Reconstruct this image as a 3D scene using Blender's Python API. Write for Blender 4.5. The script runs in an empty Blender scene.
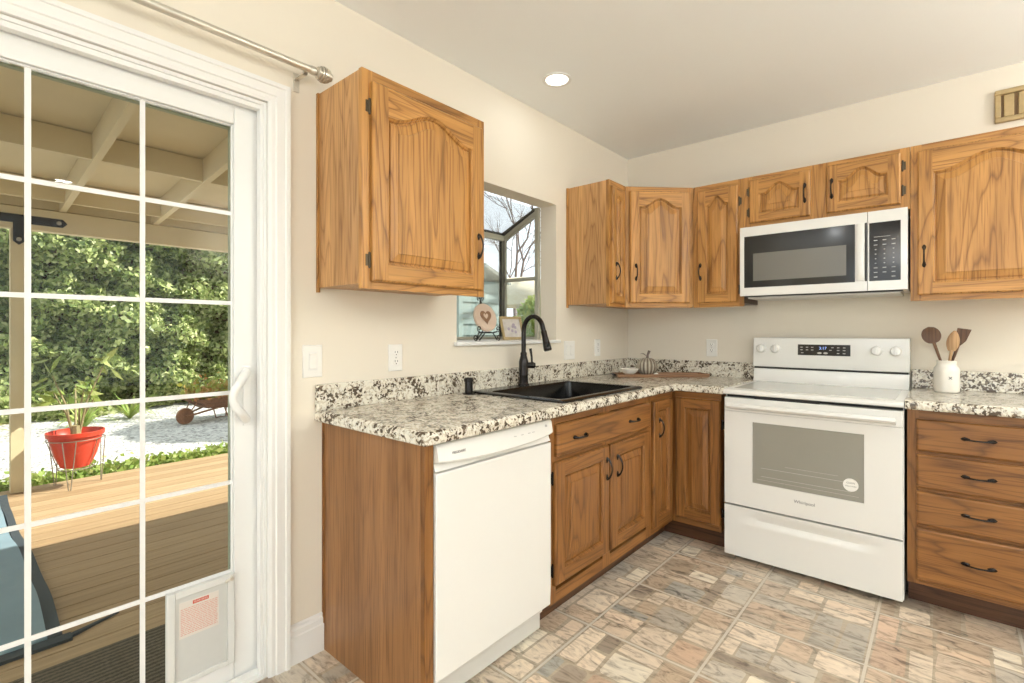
import bpy, bmesh, math, random
import numpy as np
from mathutils import Vector, Matrix
PI = math.pi
random.seed(7)
S = bpy.context.scene
C = bpy.context.collection

# ---------------------------------------------------------------- camera
cam_d = bpy.data.cameras.new('camera'); cam = bpy.data.objects.new('camera', cam_d); C.objects.link(cam)
cam_d.sensor_width = 36.0; cam_d.lens = 36.0 * 497.6114 / 1024
cam_d.shift_y = -(341.5 - 330.8564) / 1024
cam.location = (1.7913, -3.4024, 1.2128)
cam.rotation_euler = (PI / 2, 0, math.radians(40.8736))
cam_d.clip_start = 0.02; cam_d.clip_end = 200
S.camera = cam

# ---------------------------------------------------------------- world, sun, exposure
w = bpy.data.worlds.new('sky'); S.world = w; w.use_nodes = True
bg = w.node_tree.nodes['Background']
bg.inputs[0].default_value = (0.86, 0.93, 1.0, 1); bg.inputs[1].default_value = 1.9
sun_d = bpy.data.lights.new('sun', 'SUN'); sun_d.energy = 10.0; sun_d.angle = 0.009; sun_d.color = (1.0, 0.95, 0.87)
sun = bpy.data.objects.new('sun', sun_d); C.objects.link(sun)
az, el = math.radians(30.6), math.radians(42)
sdir = Vector((math.sin(az) * math.cos(el), math.cos(az) * math.cos(el), math.sin(el)))
sun.rotation_euler = sdir.to_track_quat('Z', 'Y').to_euler()
vs = S.view_settings
vs.view_transform = 'Standard'; vs.look = 'None'; vs.exposure = -0.09; vs.gamma = 1.0; vs.use_curve_mapping = False
S.cycles.use_denoising = True
S.cycles.max_bounces = 8; S.cycles.diffuse_bounces = 5; S.cycles.transparent_max_bounces = 16


def area(name, loc, rot, sx, sy, e, col=(1, 1, 1), shape='RECTANGLE', parent=None, spread=None):
    d = bpy.data.lights.new(name, 'AREA'); d.shape = shape; d.size = sx
    if shape == 'RECTANGLE': d.size_y = sy
    d.energy = e; d.color = col
    if spread: d.spread = spread
    o = bpy.data.objects.new(name, d); C.objects.link(o); o.location = loc; o.rotation_euler = rot
    if parent: o.parent = parent
    return o


# fill lights added behind the camera and at the right to brighten the room
area('rear_fill_light', (2.3, -6.42, 1.45), (PI / 2, 0, 0), 3.2, 1.7, 38, (0.93, 1.0, 1.03))
area('right_fill_light', (4.32, -2.9, 1.45), (PI / 2, 0, PI / 2), 2.4, 1.6, 4, (0.93, 1.0, 1.03))

# ---------------------------------------------------------------- materials
M = {}


def newmat(name):
    m = bpy.data.materials.new(name); m.use_nodes = True
    M[name] = m
    return m, m.node_tree.nodes, m.node_tree.links, m.node_tree.nodes['Principled BSDF']


def plain(name, col, rough=0.5, metal=0.0, spec=0.5, noise=0.0, nscale=60, emit=None, coat=0.0):
    m, N, L, b = newmat(name)
    b.inputs['Base Color'].default_value = (*col, 1)
    b.inputs['Roughness'].default_value = rough; b.inputs['Metallic'].default_value = metal
    b.inputs['Specular IOR Level'].default_value = spec; b.inputs['Coat Weight'].default_value = coat
    tc = N.new('ShaderNodeTexCoord'); nz = N.new('ShaderNodeTexNoise'); nz.inputs['Scale'].default_value = nscale
    nz.inputs['Detail'].default_value = 4
    L.new(tc.outputs['Object'], nz.inputs['Vector'])
    mr = N.new('ShaderNodeMapRange'); mr.inputs['To Min'].default_value = 1 - noise; mr.inputs['To Max'].default_value = 1 + noise
    L.new(nz.outputs['Fac'], mr.inputs['Value'])
    mx = N.new('ShaderNodeVectorMath'); mx.operation = 'SCALE'; mx.inputs[0].default_value = col
    L.new(mr.outputs[0], mx.inputs['Scale']); L.new(mx.outputs[0], b.inputs['Base Color'])
    if emit:
        b.inputs['Emission Color'].default_value = (*emit[0], 1); b.inputs['Emission Strength'].default_value = emit[1]
    return m


def bump(m, scale, strength, dist=0.002, stretch=(1, 1, 1)):
    N, L = m.node_tree.nodes, m.node_tree.links; b = N['Principled BSDF']
    tc = N.new('ShaderNodeTexCoord'); mp = N.new('ShaderNodeMapping'); mp.inputs['Scale'].default_value = stretch
    nz = N.new('ShaderNodeTexNoise'); nz.inputs['Scale'].default_value = scale; nz.inputs['Detail'].default_value = 5
    bp = N.new('ShaderNodeBump'); bp.inputs['Strength'].default_value = strength; bp.inputs['Distance'].default_value = dist
    L.new(tc.outputs['Object'], mp.inputs[0]); L.new(mp.outputs[0], nz.inputs['Vector'])
    L.new(nz.outputs['Fac'], bp.inputs['Height']); L.new(bp.outputs[0], b.inputs['Normal'])
    return m


def ramp(N, stops, interp='LINEAR'):
    r = N.new('ShaderNodeValToRGB'); cr = r.color_ramp; cr.interpolation = interp
    while len(cr.elements) > 1: cr.elements.remove(cr.elements[0])
    cr.elements[0].position = stops[0][0]; cr.elements[0].color = (*stops[0][1], 1)
    for p, c in stops[1:]:
        e = cr.elements.new(p); e.color = (*c, 1)
    return r


def oak(name, axis, light, mid, dark, rough=0.38, rings=17, contrast=0.62, flat=0.18):
    """oak with the grain along one local axis: contour lines of a stretched noise give the cathedral figure"""
    m, N, L, b = newmat(name)
    tc = N.new('ShaderNodeTexCoord'); oi = N.new('ShaderNodeObjectInfo')
    mul = N.new('ShaderNodeMath'); mul.operation = 'MULTIPLY'; mul.inputs[1].default_value = 23.0
    L.new(oi.outputs['Random'], mul.inputs[0])
    add = N.new('ShaderNodeVectorMath'); add.operation = 'ADD'
    L.new(tc.outputs['Object'], add.inputs[0]); L.new(mul.outputs[0], add.inputs[1])
    sc1 = [5.2, 5.2, 5.2]; sc1[axis] = 0.50
    sc2 = [170, 170, 170]; sc2[axis] = 5
    sc3 = [16, 16, 16]; sc3[axis] = 1.1
    for sc_ in (sc1, sc2, sc3): sc_[1] *= flat

    def mapped(sc):
        mp = N.new('ShaderNodeMapping'); mp.inputs['Scale'].default_value = sc
        L.new(add.outputs[0], mp.inputs[0]); return mp
    n1 = N.new('ShaderNodeTexNoise'); n1.inputs['Scale'].default_value = 1; n1.inputs['Detail'].default_value = 3.0; n1.inputs['Roughness'].default_value = 0.38
    L.new(mapped(sc1).outputs[0], n1.inputs['Vector'])
    k = N.new('ShaderNodeMath'); k.operation = 'MULTIPLY'; k.inputs[1].default_value = rings; L.new(n1.outputs['Fac'], k.inputs[0])
    fr = N.new('ShaderNodeMath'); fr.operation = 'FRACT'; L.new(k.outputs[0], fr.inputs[0])
    n2 = N.new('ShaderNodeTexNoise'); n2.inputs['Scale'].default_value = 1; n2.inputs['Detail'].default_value = 2
    L.new(mapped(sc2).outputs[0], n2.inputs['Vector'])
    n3 = N.new('ShaderNodeTexNoise'); n3.inputs['Scale'].default_value = 1; n3.inputs['Detail'].default_value = 3
    L.new(mapped(sc3).outputs[0], n3.inputs['Vector'])
    a, c_, d_ = contrast, 1, 1
    r1 = ramp(N, [(0.0, dark), (0.12, mid), (0.45, light), (0.80, light), (0.93, mid), (1.0, dark)])
    L.new(fr.outputs[0], r1.inputs[0])
    base = N.new('ShaderNodeMix'); base.data_type = 'RGBA'; base.inputs[6].default_value = (*[(x + y) / 2 for x, y in zip(light, mid)], 1)
    base.inputs[0].default_value = contrast
    L.new(r1.outputs[0], base.inputs[7])
    r2 = ramp(N, [(0.36, (0.60, 0.55, 0.48)), (0.50, (1, 1, 1))]); L.new(n2.outputs['Fac'], r2.inputs[0])
    m1 = N.new('ShaderNodeMix'); m1.data_type = 'RGBA'; m1.blend_type = 'MULTIPLY'; m1.inputs[0].default_value = 0.75
    L.new(base.outputs[2], m1.inputs[6]); L.new(r2.outputs[0], m1.inputs[7])
    r3 = ramp(N, [(0.3, (0.78, 0.74, 0.70)), (0.7, (1.12, 1.1, 1.06))]); L.new(n3.outputs['Fac'], r3.inputs[0])
    m2 = N.new('ShaderNodeMix'); m2.data_type = 'RGBA'; m2.blend_type = 'MULTIPLY'; m2.inputs[0].default_value = 1
    L.new(m1.outputs[2], m2.inputs[6]); L.new(r3.outputs[0], m2.inputs[7])
    L.new(m2.outputs[2], b.inputs['Base Color'])
    b.inputs['Roughness'].default_value = rough; b.inputs['Specular IOR Level'].default_value = 0.45
    bp = N.new('ShaderNodeBump'); bp.inputs['Strength'].default_value = 0.25; bp.inputs['Distance'].default_value = 0.001
    L.new(n2.outputs['Fac'], bp.inputs['Height']); L.new(bp.outputs[0], b.inputs['Normal'])
    return m


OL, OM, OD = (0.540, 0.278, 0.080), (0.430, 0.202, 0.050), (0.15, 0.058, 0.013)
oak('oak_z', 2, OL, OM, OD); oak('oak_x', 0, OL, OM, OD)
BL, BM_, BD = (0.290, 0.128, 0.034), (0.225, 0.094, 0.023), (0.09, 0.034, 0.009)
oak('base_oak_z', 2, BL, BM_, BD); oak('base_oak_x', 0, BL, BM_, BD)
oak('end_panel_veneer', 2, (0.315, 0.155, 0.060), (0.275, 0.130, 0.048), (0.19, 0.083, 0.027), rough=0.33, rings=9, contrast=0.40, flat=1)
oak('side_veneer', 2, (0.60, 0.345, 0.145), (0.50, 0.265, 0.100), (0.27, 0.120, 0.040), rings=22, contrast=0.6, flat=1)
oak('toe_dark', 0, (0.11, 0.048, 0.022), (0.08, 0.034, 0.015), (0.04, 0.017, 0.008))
oak('spoon_dark', 2, (0.17, 0.085, 0.04), (0.12, 0.058, 0.026), (0.06, 0.03, 0.014), rough=0.5)
oak('spoon_light', 2, (0.52, 0.33, 0.17), (0.44, 0.26, 0.12), (0.3, 0.16, 0.07), rough=0.5)
oak('tray_wood', 0, (0.30, 0.165, 0.085), (0.23, 0.12, 0.06), (0.12, 0.06, 0.028), rough=0.5)
bump(plain('wall_paint', (0.780, 0.716, 0.605), 0.85, noise=0.015, nscale=3), 180, 0.12)
bump(plain('ceiling_paint', (0.91, 0.925, 0.91), 0.9, noise=0.01, nscale=3), 140, 0.1)
plain('trim_white', (0.80, 0.79, 0.76), 0.38, noise=0.01)
plain('vinyl_white', (0.80, 0.795, 0.77), 0.35, noise=0.01)
plain('appliance_white', (0.77, 0.755, 0.715), 0.22, noise=0.005, coat=0.3)
plain('appliance_grey', (0.60, 0.585, 0.54), 0.3)
plain('gap_black', (0.012, 0.011, 0.010), 0.6)
plain('black_plastic', (0.014, 0.012, 0.010), 0.10, spec=0.35)
plain('bronze', (0.014, 0.010, 0.008), 0.26, metal=0.35, noise=0.2)
plain('hinge_bronze', (0.10, 0.075, 0.045), 0.4, metal=0.7, noise=0.2)
plain('sink_black', (0.005, 0.0048, 0.0045), 0.20, noise=0.2, nscale=300)
plain('nickel', (0.62, 0.58, 0.50), 0.34, metal=0.75, noise=0.05)
plain('ceramic_white', (0.80, 0.76, 0.68), 0.25, noise=0.02)
plain('plate_white', (0.84, 0.82, 0.77), 0.35)
plain('lamp_glow', (1, 1, 1), 0.5, emit=((1.0, 0.93, 0.82), 6.0))
plain('display_blue', (0.1, 0.2, 0.5), 0.4, emit=((0.35, 0.5, 1.0), 1.2))
plain('mark_grey', (0.42, 0.41, 0.39), 0.4)
plain('logo_grey', (0.09, 0.09, 0.09), 0.4)
plain('microwave_screen', (0.135, 0.125, 0.105), 0.22, spec=0.6)
plain('oven_glass', (0.275, 0.262, 0.222), 0.10, spec=0.7, noise=0.04, nscale=5)
plain('cooktop_glass', (0.60, 0.60, 0.555), 0.06, spec=0.6, noise=0.02)
plain('rack_line', (0.50, 0.48, 0.42), 0.35)
plain('patio_paint', (0.72, 0.61, 0.40), 0.7, noise=0.05, nscale=4)
plain('patio_ceiling', (0.74, 0.64, 0.43), 0.75, noise=0.12, nscale=2.5)
plain('iron_black', (0.018, 0.016, 0.015), 0.45, metal=0.4)
plain('bolt_grey', (0.45, 0.43, 0.40), 0.4, metal=0.6)
plain('pot_red', (0.62, 0.055, 0.028), 0.32, noise=0.06, nscale=8)
plain('soil', (0.12, 0.07, 0.045), 0.9, noise=0.4, nscale=40)
plain('rust', (0.26, 0.12, 0.065), 0.75, metal=0.1, noise=0.35, nscale=14)
plain('wire_grey', (0.30, 0.27, 0.22), 0.45, metal=0.6)
plain('stem_tan', (0.36, 0.30, 0.16), 0.7, noise=0.2)
plain('bark', (0.16, 0.12, 0.10), 0.85, noise=0.3, nscale=12)
plain('mat_blue', (0.23, 0.33, 0.40), 0.65, noise=0.12, nscale=9)
plain('mat_navy', (0.045, 0.06, 0.075), 0.7, noise=0.1)
plain('siding_teal', (0.36, 0.47, 0.45), 0.6, noise=0.05, nscale=3)
plain('shed_roof', (0.40, 0.42, 0.37), 0.7, noise=0.15, nscale=20)
plain('canopy_tan', (0.56, 0.51, 0.38), 0.8, noise=0.08)
plain('window_alu', (0.42, 0.41, 0.335), 0.45, metal=0.15, noise=0.04)
plain('window_alu_dark', (0.045, 0.042, 0.037), 0.5)
plain('stone_round', (0.60, 0.47, 0.37), 0.7, noise=0.12, nscale=30)
plain('heart_brown', (0.22, 0.115, 0.06), 0.7, noise=0.4, nscale=90)
plain('frame_gold', (0.44, 0.33, 0.16), 0.45, noise=0.15)
plain('picture_paper', (0.60, 0.56, 0.52), 0.6, noise=0.3, nscale=35)
plain('picture_mauve', (0.38, 0.33, 0.40), 0.6, noise=0.3, nscale=60)
plain('pumpkin_dark', (0.17, 0.13, 0.09), 0.6, noise=0.3)
plain('pumpkin_light', (0.42, 0.37, 0.29), 0.6, noise=0.3)
plain('vent_wood', (0.44, 0.32, 0.15), 0.5, noise=0.15)
plain('vent_dark', (0.17, 0.10, 0.04), 0.6)
plain('plate_bronze', (0.09, 0.06, 0.035), 0.4, metal=0.6)
plain('petdoor_panel', (0.56, 0.56, 0.53), 0.4, noise=0.02)
plain('petdoor_frame', (0.66, 0.66, 0.63), 0.4)
plain('sticker_red', (0.55, 0.07, 0.03), 0.5)
plain('sticker_text', (0.62, 0.33, 0.26), 0.5)
plain('sticker_paper', (0.66, 0.61, 0.55), 0.5)
plain('fan_blade', (0.16, 0.07, 0.03), 0.4, noise=0.2)
plain('screen_green', (0.40, 0.43, 0.32), 0.5)


def thin_glass(name, tint, gloss=1.0):
    m, N, L, b = newmat(name)
    N.remove(b)
    out = N['Material Output']; tr = N.new('ShaderNodeBsdfTransparent'); tr.inputs[0].default_value = (*tint, 1)
    gl = N.new('ShaderNodeBsdfGlossy'); gl.inputs['Roughness'].default_value = 0.01
    fr = N.new('ShaderNodeFresnel'); fr.inputs[0].default_value = 1.45
    mu = N.new('ShaderNodeMath'); mu.operation = 'MULTIPLY'; mu.inputs[1].default_value = gloss
    L.new(fr.outputs[0], mu.inputs[0])
    mx = N.new('ShaderNodeMixShader'); L.new(mu.outputs[0], mx.inputs[0]); L.new(tr.outputs[0], mx.inputs[1]); L.new(gl.outputs[0], mx.inputs[2])
    L.new(mx.outputs[0], out.inputs[0])


thin_glass('door_glass', (0.93, 0.94, 0.91), 0.35)
thin_glass('window_glass', (0.94, 0.95, 0.94), 0.5)


def leaf_mat(name, cols, trans=0.35):
    m, N, L, b = newmat(name)
    g = N.new('ShaderNodeNewGeometry')
    r = ramp(N, [(i / max(1, len(cols) - 1), c) for i, c in enumerate(cols)]); L.new(g.outputs['Random Per Island'], r.inputs[0])
    b.inputs['Roughness'].default_value = 0.45; L.new(r.outputs[0], b.inputs['Base Color'])
    t = N.new('ShaderNodeBsdfTranslucent'); L.new(r.outputs[0], t.inputs[0])
    mx = N.new('ShaderNodeMixShader'); mx.inputs[0].default_value = trans
    L.new(b.outputs[0], mx.inputs[1]); L.new(t.outputs[0], mx.inputs[2]); L.new(mx.outputs[0], N['Material Output'].inputs[0])


leaf_mat('ivy_leaf', [(0.10, 0.15, 0.04), (0.24, 0.31, 0.09), (0.42, 0.48, 0.18), (0.60, 0.62, 0.32)], .12)
leaf_mat('yellow_leaf', [(0.45, 0.42, 0.08), (0.30, 0.38, 0.08), (0.55, 0.22, 0.08), (0.35, 0.40, 0.10)])
leaf_mat('green_leaf', [(0.25, 0.38, 0.08), (0.38, 0.46, 0.12), (0.45, 0.50, 0.18)])
leaf_mat('tree_leaf', [(0.10, 0.17, 0.05), (0.22, 0.30, 0.10)])


def granite():
    m, N, L, b = newmat('granite')
    tc = N.new('ShaderNodeTexCoord')
    nd = N.new('ShaderNodeTexNoise'); nd.inputs['Scale'].default_value = 45; nd.inputs['Detail'].default_value = 3
    L.new(tc.outputs['Object'], nd.inputs['Vector'])
    sc = N.new('ShaderNodeVectorMath'); sc.operation = 'SCALE'; sc.inputs['Scale'].default_value = 0.022; L.new(nd.outputs['Color'], sc.inputs[0])
    ad = N.new('ShaderNodeVectorMath'); ad.operation = 'ADD'; L.new(tc.outputs['Object'], ad.inputs[0]); L.new(sc.outputs[0], ad.inputs[1])
    vo = N.new('ShaderNodeTexVoronoi'); vo.inputs['Scale'].default_value = 112; L.new(ad.outputs[0], vo.inputs['Vector'])
    sp = N.new('ShaderNodeSeparateColor'); L.new(vo.outputs['Color'], sp.inputs[0])
    cl = N.new('ShaderNodeTexNoise'); cl.inputs['Scale'].default_value = 20; cl.inputs['Detail'].default_value = 3; L.new(tc.outputs['Object'], cl.inputs['Vector'])
    mr = N.new('ShaderNodeMapRange'); mr.inputs['From Min'].default_value = 0.38; mr.inputs['From Max'].default_value = 0.66
    mr.inputs['To Min'].default_value = -0.24; mr.inputs['To Max'].default_value = 0.36; L.new(cl.outputs['Fac'], mr.inputs['Value'])
    a2 = N.new('ShaderNodeMath'); a2.operation = 'ADD'; L.new(sp.outputs[0], a2.inputs[0]); L.new(mr.outputs[0], a2.inputs[1])
    r = ramp(N, [(0.0, (0.74, 0.70, 0.60)), (0.30, (0.60, 0.54, 0.43)), (0.48, (0.68, 0.65, 0.57)), (0.60, (0.40, 0.35, 0.27)), (0.72, (0.62, 0.57, 0.48)), (0.80, (0.17, 0.13, 0.09)), (0.92, (0.09, 0.068, 0.048))], 'CONSTANT')
    L.new(a2.outputs[0], r.inputs[0]); L.new(r.outputs[0], b.inputs['Base Color'])
    b.inputs['Roughness'].default_value = 0.16; b.inputs['Specular IOR Level'].default_value = 0.5


granite()


def floor_mat():
    m, N, L, b = newmat('floor_stone')
    at = N.new('ShaderNodeAttribute'); at.attribute_name = 'stone'
    tc = N.new('ShaderNodeTexCoord')
    mp = N.new('ShaderNodeMapping'); mp.inputs['Scale'].default_value = (1.0, 2.6, 1); mp.inputs['Rotation'].default_value = (0, 0, 0.5)
    L.new(tc.outputs['Object'], mp.inputs[0])
    n = N.new('ShaderNodeTexNoise'); n.inputs['Scale'].default_value = 9; n.inputs['Detail'].default_value = 8; n.inputs['Roughness'].default_value = 0.66; n.inputs['Distortion'].default_value = 1.6
    L.new(mp.outputs[0], n.inputs['Vector'])
    r = ramp(N, [(0.32, (0.34, 0.33, 0.32)), (0.43, (0.76, 0.73, 0.69)), (0.52, (1.00, .99, 0.96)), (0.68, (1.14, 1.13, 1.08))]); L.new(n.outputs['Fac'], r.inputs[0])
    mx = N.new('ShaderNodeMix'); mx.data_type = 'RGBA'; mx.blend_type = 'MULTIPLY'; mx.inputs[0].default_value = 1
    L.new(at.outputs['Color'], mx.inputs[6]); L.new(r.outputs[0], mx.inputs[7]); L.new(mx.outputs[2], b.inputs['Base Color'])
    b.inputs['Roughness'].default_value = 0.36; b.inputs['Specular IOR Level'].default_value = 0.4
    bp = N.new('ShaderNodeBump'); bp.inputs['Strength'].default_value = 0.15; bp.inputs['Distance'].default_value = 0.002
    L.new(n.outputs['Fac'], bp.inputs['Height']); L.new(bp.outputs[0], b.inputs['Normal'])


floor_mat()
plain('grout', (0.60, 0.54, 0.45), 0.6, noise=0.1)


def deck_mat():
    m, N, L, b = newmat('deck_wood')
    g = N.new('ShaderNodeNewGeometry')
    r = ramp(N, [(0, (0.40, 0.27, 0.150)), (0.5, (0.46, 0.32, 0.185)), (1, (0.51, 0.365, 0.22))]); L.new(g.outputs['Random Per Island'], r.inputs[0])
    tc = N.new('ShaderNodeTexCoord'); mp = N.new('ShaderNodeMapping'); mp.inputs['Scale'].default_value = (40, 1.2, 40)
    n = N.new('ShaderNodeTexNoise'); n.inputs['Scale'].default_value = 1.5; n.inputs['Detail'].default_value = 4
    L.new(tc.outputs['Object'], mp.inputs[0]); L.new(mp.outputs[0], n.inputs['Vector'])
    r2 = ramp(N, [(0.3, (0.78, 0.76, 0.72)), (0.65, (1.05, 1.05, 1.05))]); L.new(n.outputs['Fac'], r2.inputs[0])
    mx = N.new('ShaderNodeMix'); mx.data_type = 'RGBA'; mx.blend_type = 'MULTIPLY'; mx.inputs[0].default_value = 1
    L.new(r.outputs[0], mx.inputs[6]); L.new(r2.outputs[0], mx.inputs[7]); L.new(mx.outputs[2], b.inputs['Base Color'])
    b.inputs['Roughness'].default_value = 0.6


deck_mat()


def gravel_mat():
    m, N, L, b = newmat('gravel')
    tc = N.new('ShaderNodeTexCoord')
    v = N.new('ShaderNodeTexVoronoi'); v.inputs['Scale'].default_value = 28; L.new(tc.outputs['Object'], v.inputs['Vector'])
    sp = N.new('ShaderNodeSeparateColor'); L.new(v.outputs['Color'], sp.inputs[0])
    r = ramp(N, [(0, (0.28, 0.27, 0.26)), (0.4, (0.62, 0.61, 0.59)), (1, (0.82, 0.81, 0.78))]); L.new(sp.outputs[0], r.inputs[0])
    L.new(r.outputs[0], b.inputs['Base Color']); b.inputs['Roughness'].default_value = 0.9
    bp = N.new('ShaderNodeBump'); bp.inputs['Strength'].default_value = 0.9; bp.inputs['Distance'].default_value = 0.03; bp.invert = True
    L.new(v.outputs['Distance'], bp.inputs['Height']); L.new(bp.outputs[0], b.inputs['Normal'])


gravel_mat()


def doormat_mat():
    m, N, L, b = newmat('doormat_fibre')
    tc = N.new('ShaderNodeTexCoord'); wv = N.new('ShaderNodeTexWave'); wv.bands_direction = 'X'; wv.inputs['Scale'].default_value = 12
    wv.inputs['Distortion'].default_value = 2.5; wv.inputs['Detail Scale'].default_value = 8
    L.new(tc.outputs['Object'], wv.inputs['Vector'])
    r = ramp(N, [(0, (0.065, 0.055, 0.04)), (1, (0.17, 0.14, 0.10))]); L.new(wv.outputs['Fac'], r.inputs[0])
    L.new(r.outputs[0], b.inputs['Base Color']); b.inputs['Roughness'].default_value = 0.95


doormat_mat()


# ---------------------------------------------------------------- mesh helpers
class MB:
    def __init__(s): s.v = []; s.f = []; s.m = []

    def add(s, vs_, fs, m=0):
        o = len(s.v); s.v += [tuple(p) for p in vs_]
        for f in fs: s.f.append([i + o for i in f]); s.m.append(m)
        return s

    def box(s, x0, x1, y0, y1, z0, z1, m=0):
        return s.add([(x0, y0, z0), (x1, y0, z0), (x1, y1, z0), (x0, y1, z0), (x0, y0, z1), (x1, y0, z1), (x1, y1, z1), (x0, y1, z1)],
                     [(0, 3, 2, 1), (4, 5, 6, 7), (0, 1, 5, 4), (1, 2, 6, 5), (2, 3, 7, 6), (3, 0, 4, 7)], m)

    def loft(s, rings, m=0, cap0=True, cap1=True, closed=True):
        n = len(rings[0]); vs_ = [p for r in rings for p in r]; fs = []
        for i in range(len(rings) - 1):
            for j in range(n if closed else n - 1):
                k = (j + 1) % n
                fs.append((i * n + j, i * n + k, (i + 1) * n + k, (i + 1) * n + j))
        if cap0: fs.append(tuple(range(n - 1, -1, -1)))
        if cap1: fs.append(tuple((len(rings) - 1) * n + j for j in range(n)))
        return s.add(vs_, fs, m)

    def lathe(s, prof, n=24, c=(0, 0, 0), m=0, axis='z', cap0=True, cap1=True, sq=(1, 1)):
        rings = []
        for r, h in prof:
            ring = []
            for i in range(n):
                a = 2 * PI * i / n; u, v = r * math.cos(a) * sq[0], r * math.sin(a) * sq[1]
                p = {'z': (u, v, h), 'y': (u, h, v), 'x': (h, u, v)}[axis]
                ring.append((p[0] + c[0], p[1] + c[1], p[2] + c[2]))
            rings.append(ring)
        return s.loft(rings, m, cap0, cap1)

    def tube(s, pts, r, n=10, m=0, cap=True):
        pts = [Vector(p) for p in pts]; rs = r if isinstance(r, (list, tuple)) else [r] * len(pts)
        rings = []; prev = None
        for i, p in enumerate(pts):
            t = (pts[min(i + 1, len(pts) - 1)] - pts[max(i - 1, 0)]).normalized()
            if prev is None:
                prev = t.orthogonal().normalized()
            u = (prev - t * prev.dot(t)).normalized(); prev = u; v = t.cross(u)
            rings.append([tuple(p + u * (math.cos(2 * PI * k / n) * rs[i]) + v * (math.sin(2 * PI * k / n) * rs[i])) for k in range(n)])
        return s.loft(rings, m, cap, cap)

    def prism(s, poly, y0, y1, m=0):
        """polygon in the x-z plane extruded along y"""
        a = [(x, y0, z) for x, z in poly]; b = [(x, y1, z) for x, z in poly]
        return s.loft([a, b], m)


def obj(name, mb, mats, parent=None, loc=(0, 0, 0), rot=(0, 0, 0), bevel=0, smooth=False, kind=None, seg=2):
    me = bpy.data.meshes.new(name); me.from_pydata(mb.v, [], mb.f); me.update()
    mats = [mats] if isinstance(mats, str) else mats
    for k in mats: me.materials.append(M[k])
    if len(mats) > 1: me.polygons.foreach_set('material_index', mb.m)
    bm = bmesh.new(); bm.from_mesh(me); bmesh.ops.recalc_face_normals(bm, faces=bm.faces); bm.to_mesh(me); bm.free()
    o = bpy.data.objects.new(name, me); C.objects.link(o); o.location = loc; o.rotation_euler = rot
    if parent: o.parent = parent
    if bevel:
        b = o.modifiers.new('bevel', 'BEVEL'); b.width = bevel; b.segments = seg; b.limit_method = 'ANGLE'; b.angle_limit = math.radians(50)
    if smooth or bevel:
        me.polygons.foreach_set('use_smooth', [True] * len(me.polygons)); me.update()
        try: me.set_sharp_from_angle(angle=math.radians(38))
        except Exception: pass
    if kind: o['kind'] = kind
    return o


def tag(o, label, cat, group=None, kind=None):
    o['label'] = label; o['category'] = cat
    if group: o['group'] = group
    if kind: o['kind'] = kind
    return o


def thing(name, label, cat, loc=(0, 0, 0), rz=0, group=None):
    o = bpy.data.objects.new(name, None); C.objects.link(o); o.empty_display_size = 0.1
    o.location = loc; o.rotation_euler = (0, 0, rz)
    return tag(o, label, cat, group)


def dup(root, loc, rz, label, group=None):
    def cp(o, p):
        c = o.copy(); C.objects.link(c); c.parent = p
        for ch in [k for k in list(bpy.data.objects) if k.parent == o and k is not c]: cp(ch, c)
        return c
    r = cp(root, None); r.location = loc; r.rotation_euler = (0, 0, rz); r['label'] = label
    if group: r['group'] = group
    return r


def text(name, body, size, loc, rot, mat, parent, depth=0.0004, xs=1.0):
    cu = bpy.data.curves.new(name, 'FONT'); cu.body = body; cu.size = size; cu.extrude = depth; cu.align_x = 'CENTER'; cu.align_y = 'CENTER'
    t = bpy.data.objects.new(name, cu); C.objects.link(t)
    dg = bpy.context.evaluated_depsgraph_get()
    me = bpy.data.meshes.new_from_object(t.evaluated_get(dg)); bpy.data.objects.remove(t); bpy.data.curves.remove(cu)
    me.name = name; me.materials.clear(); me.materials.append(M[mat])
    o = bpy.data.objects.new(name, me); C.objects.link(o); o.location = loc; o.rotation_euler = rot; o.scale = (xs, 1, 1); o.parent = parent
    return o


# ================================================================ ROOM SHELL
H = 2.50; WX = 4.4; WY = -6.5
DY0, DY1, DZ = -4.47, -2.645, 2.013          # patio door opening
GY0, GY1, GZ0, GZ1 = -1.745, -0.918, 1.146, 1.985  # garden window opening
T = 0.12
mb = MB()
mb.box(-T, 0, WY - .1, DY0, -.2, 2.75); mb.box(-T, 0, DY0, DY1, DZ, 2.75); mb.box(-T, 0, DY0, DY1, -.2, -.005)
mb.box(-T, 0, DY1, GY0, -.2, 2.75); mb.box(-T, 0, GY0, GY1, -.2, GZ0); mb.box(-T, 0, GY0, GY1, GZ1, 2.75); mb.box(-T, 0, GY1, 6.0, -.2, 2.75)
obj('wall_left', mb, 'wall_paint', kind='structure')
obj('wall_back', MB().box(0, WX, 0, T, -.02, 2.75), 'wall_paint', kind='structure')
mb = MB()
mb.box(WX, WX + T, WY, -4.2, -.02, 2.75); mb.box(WX, WX + T, -1.6, T, -.02, 2.75); mb.box(WX, WX + T, -4.2, -1.6, -.02, .6); mb.box(WX, WX + T, -4.2, -1.6, 2.3, 2.75)
obj('wall_right', mb, 'wall_paint', kind='structure')
mb = MB()
mb.box(-T, .6, WY - T, WY, -.02, 2.75); mb.box(4.0, WX + T, WY - T, WY, -.02, 2.75); mb.box(.6, 4.0, WY - T, WY, -.02, .55); mb.box(.6, 4.0, WY - T, WY, 2.35, 2.75)
obj('wall_rear', mb, 'wall_paint', kind='structure')
obj('ceiling', MB().box(0, WX, WY, 0, H, 2.6), 'ceiling_paint', kind='structure')
obj('house_roof', MB().box(-.70, WX + .7, WY - .7, 6.3, 2.76, 2.92), 'patio_paint', kind='structure')


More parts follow.
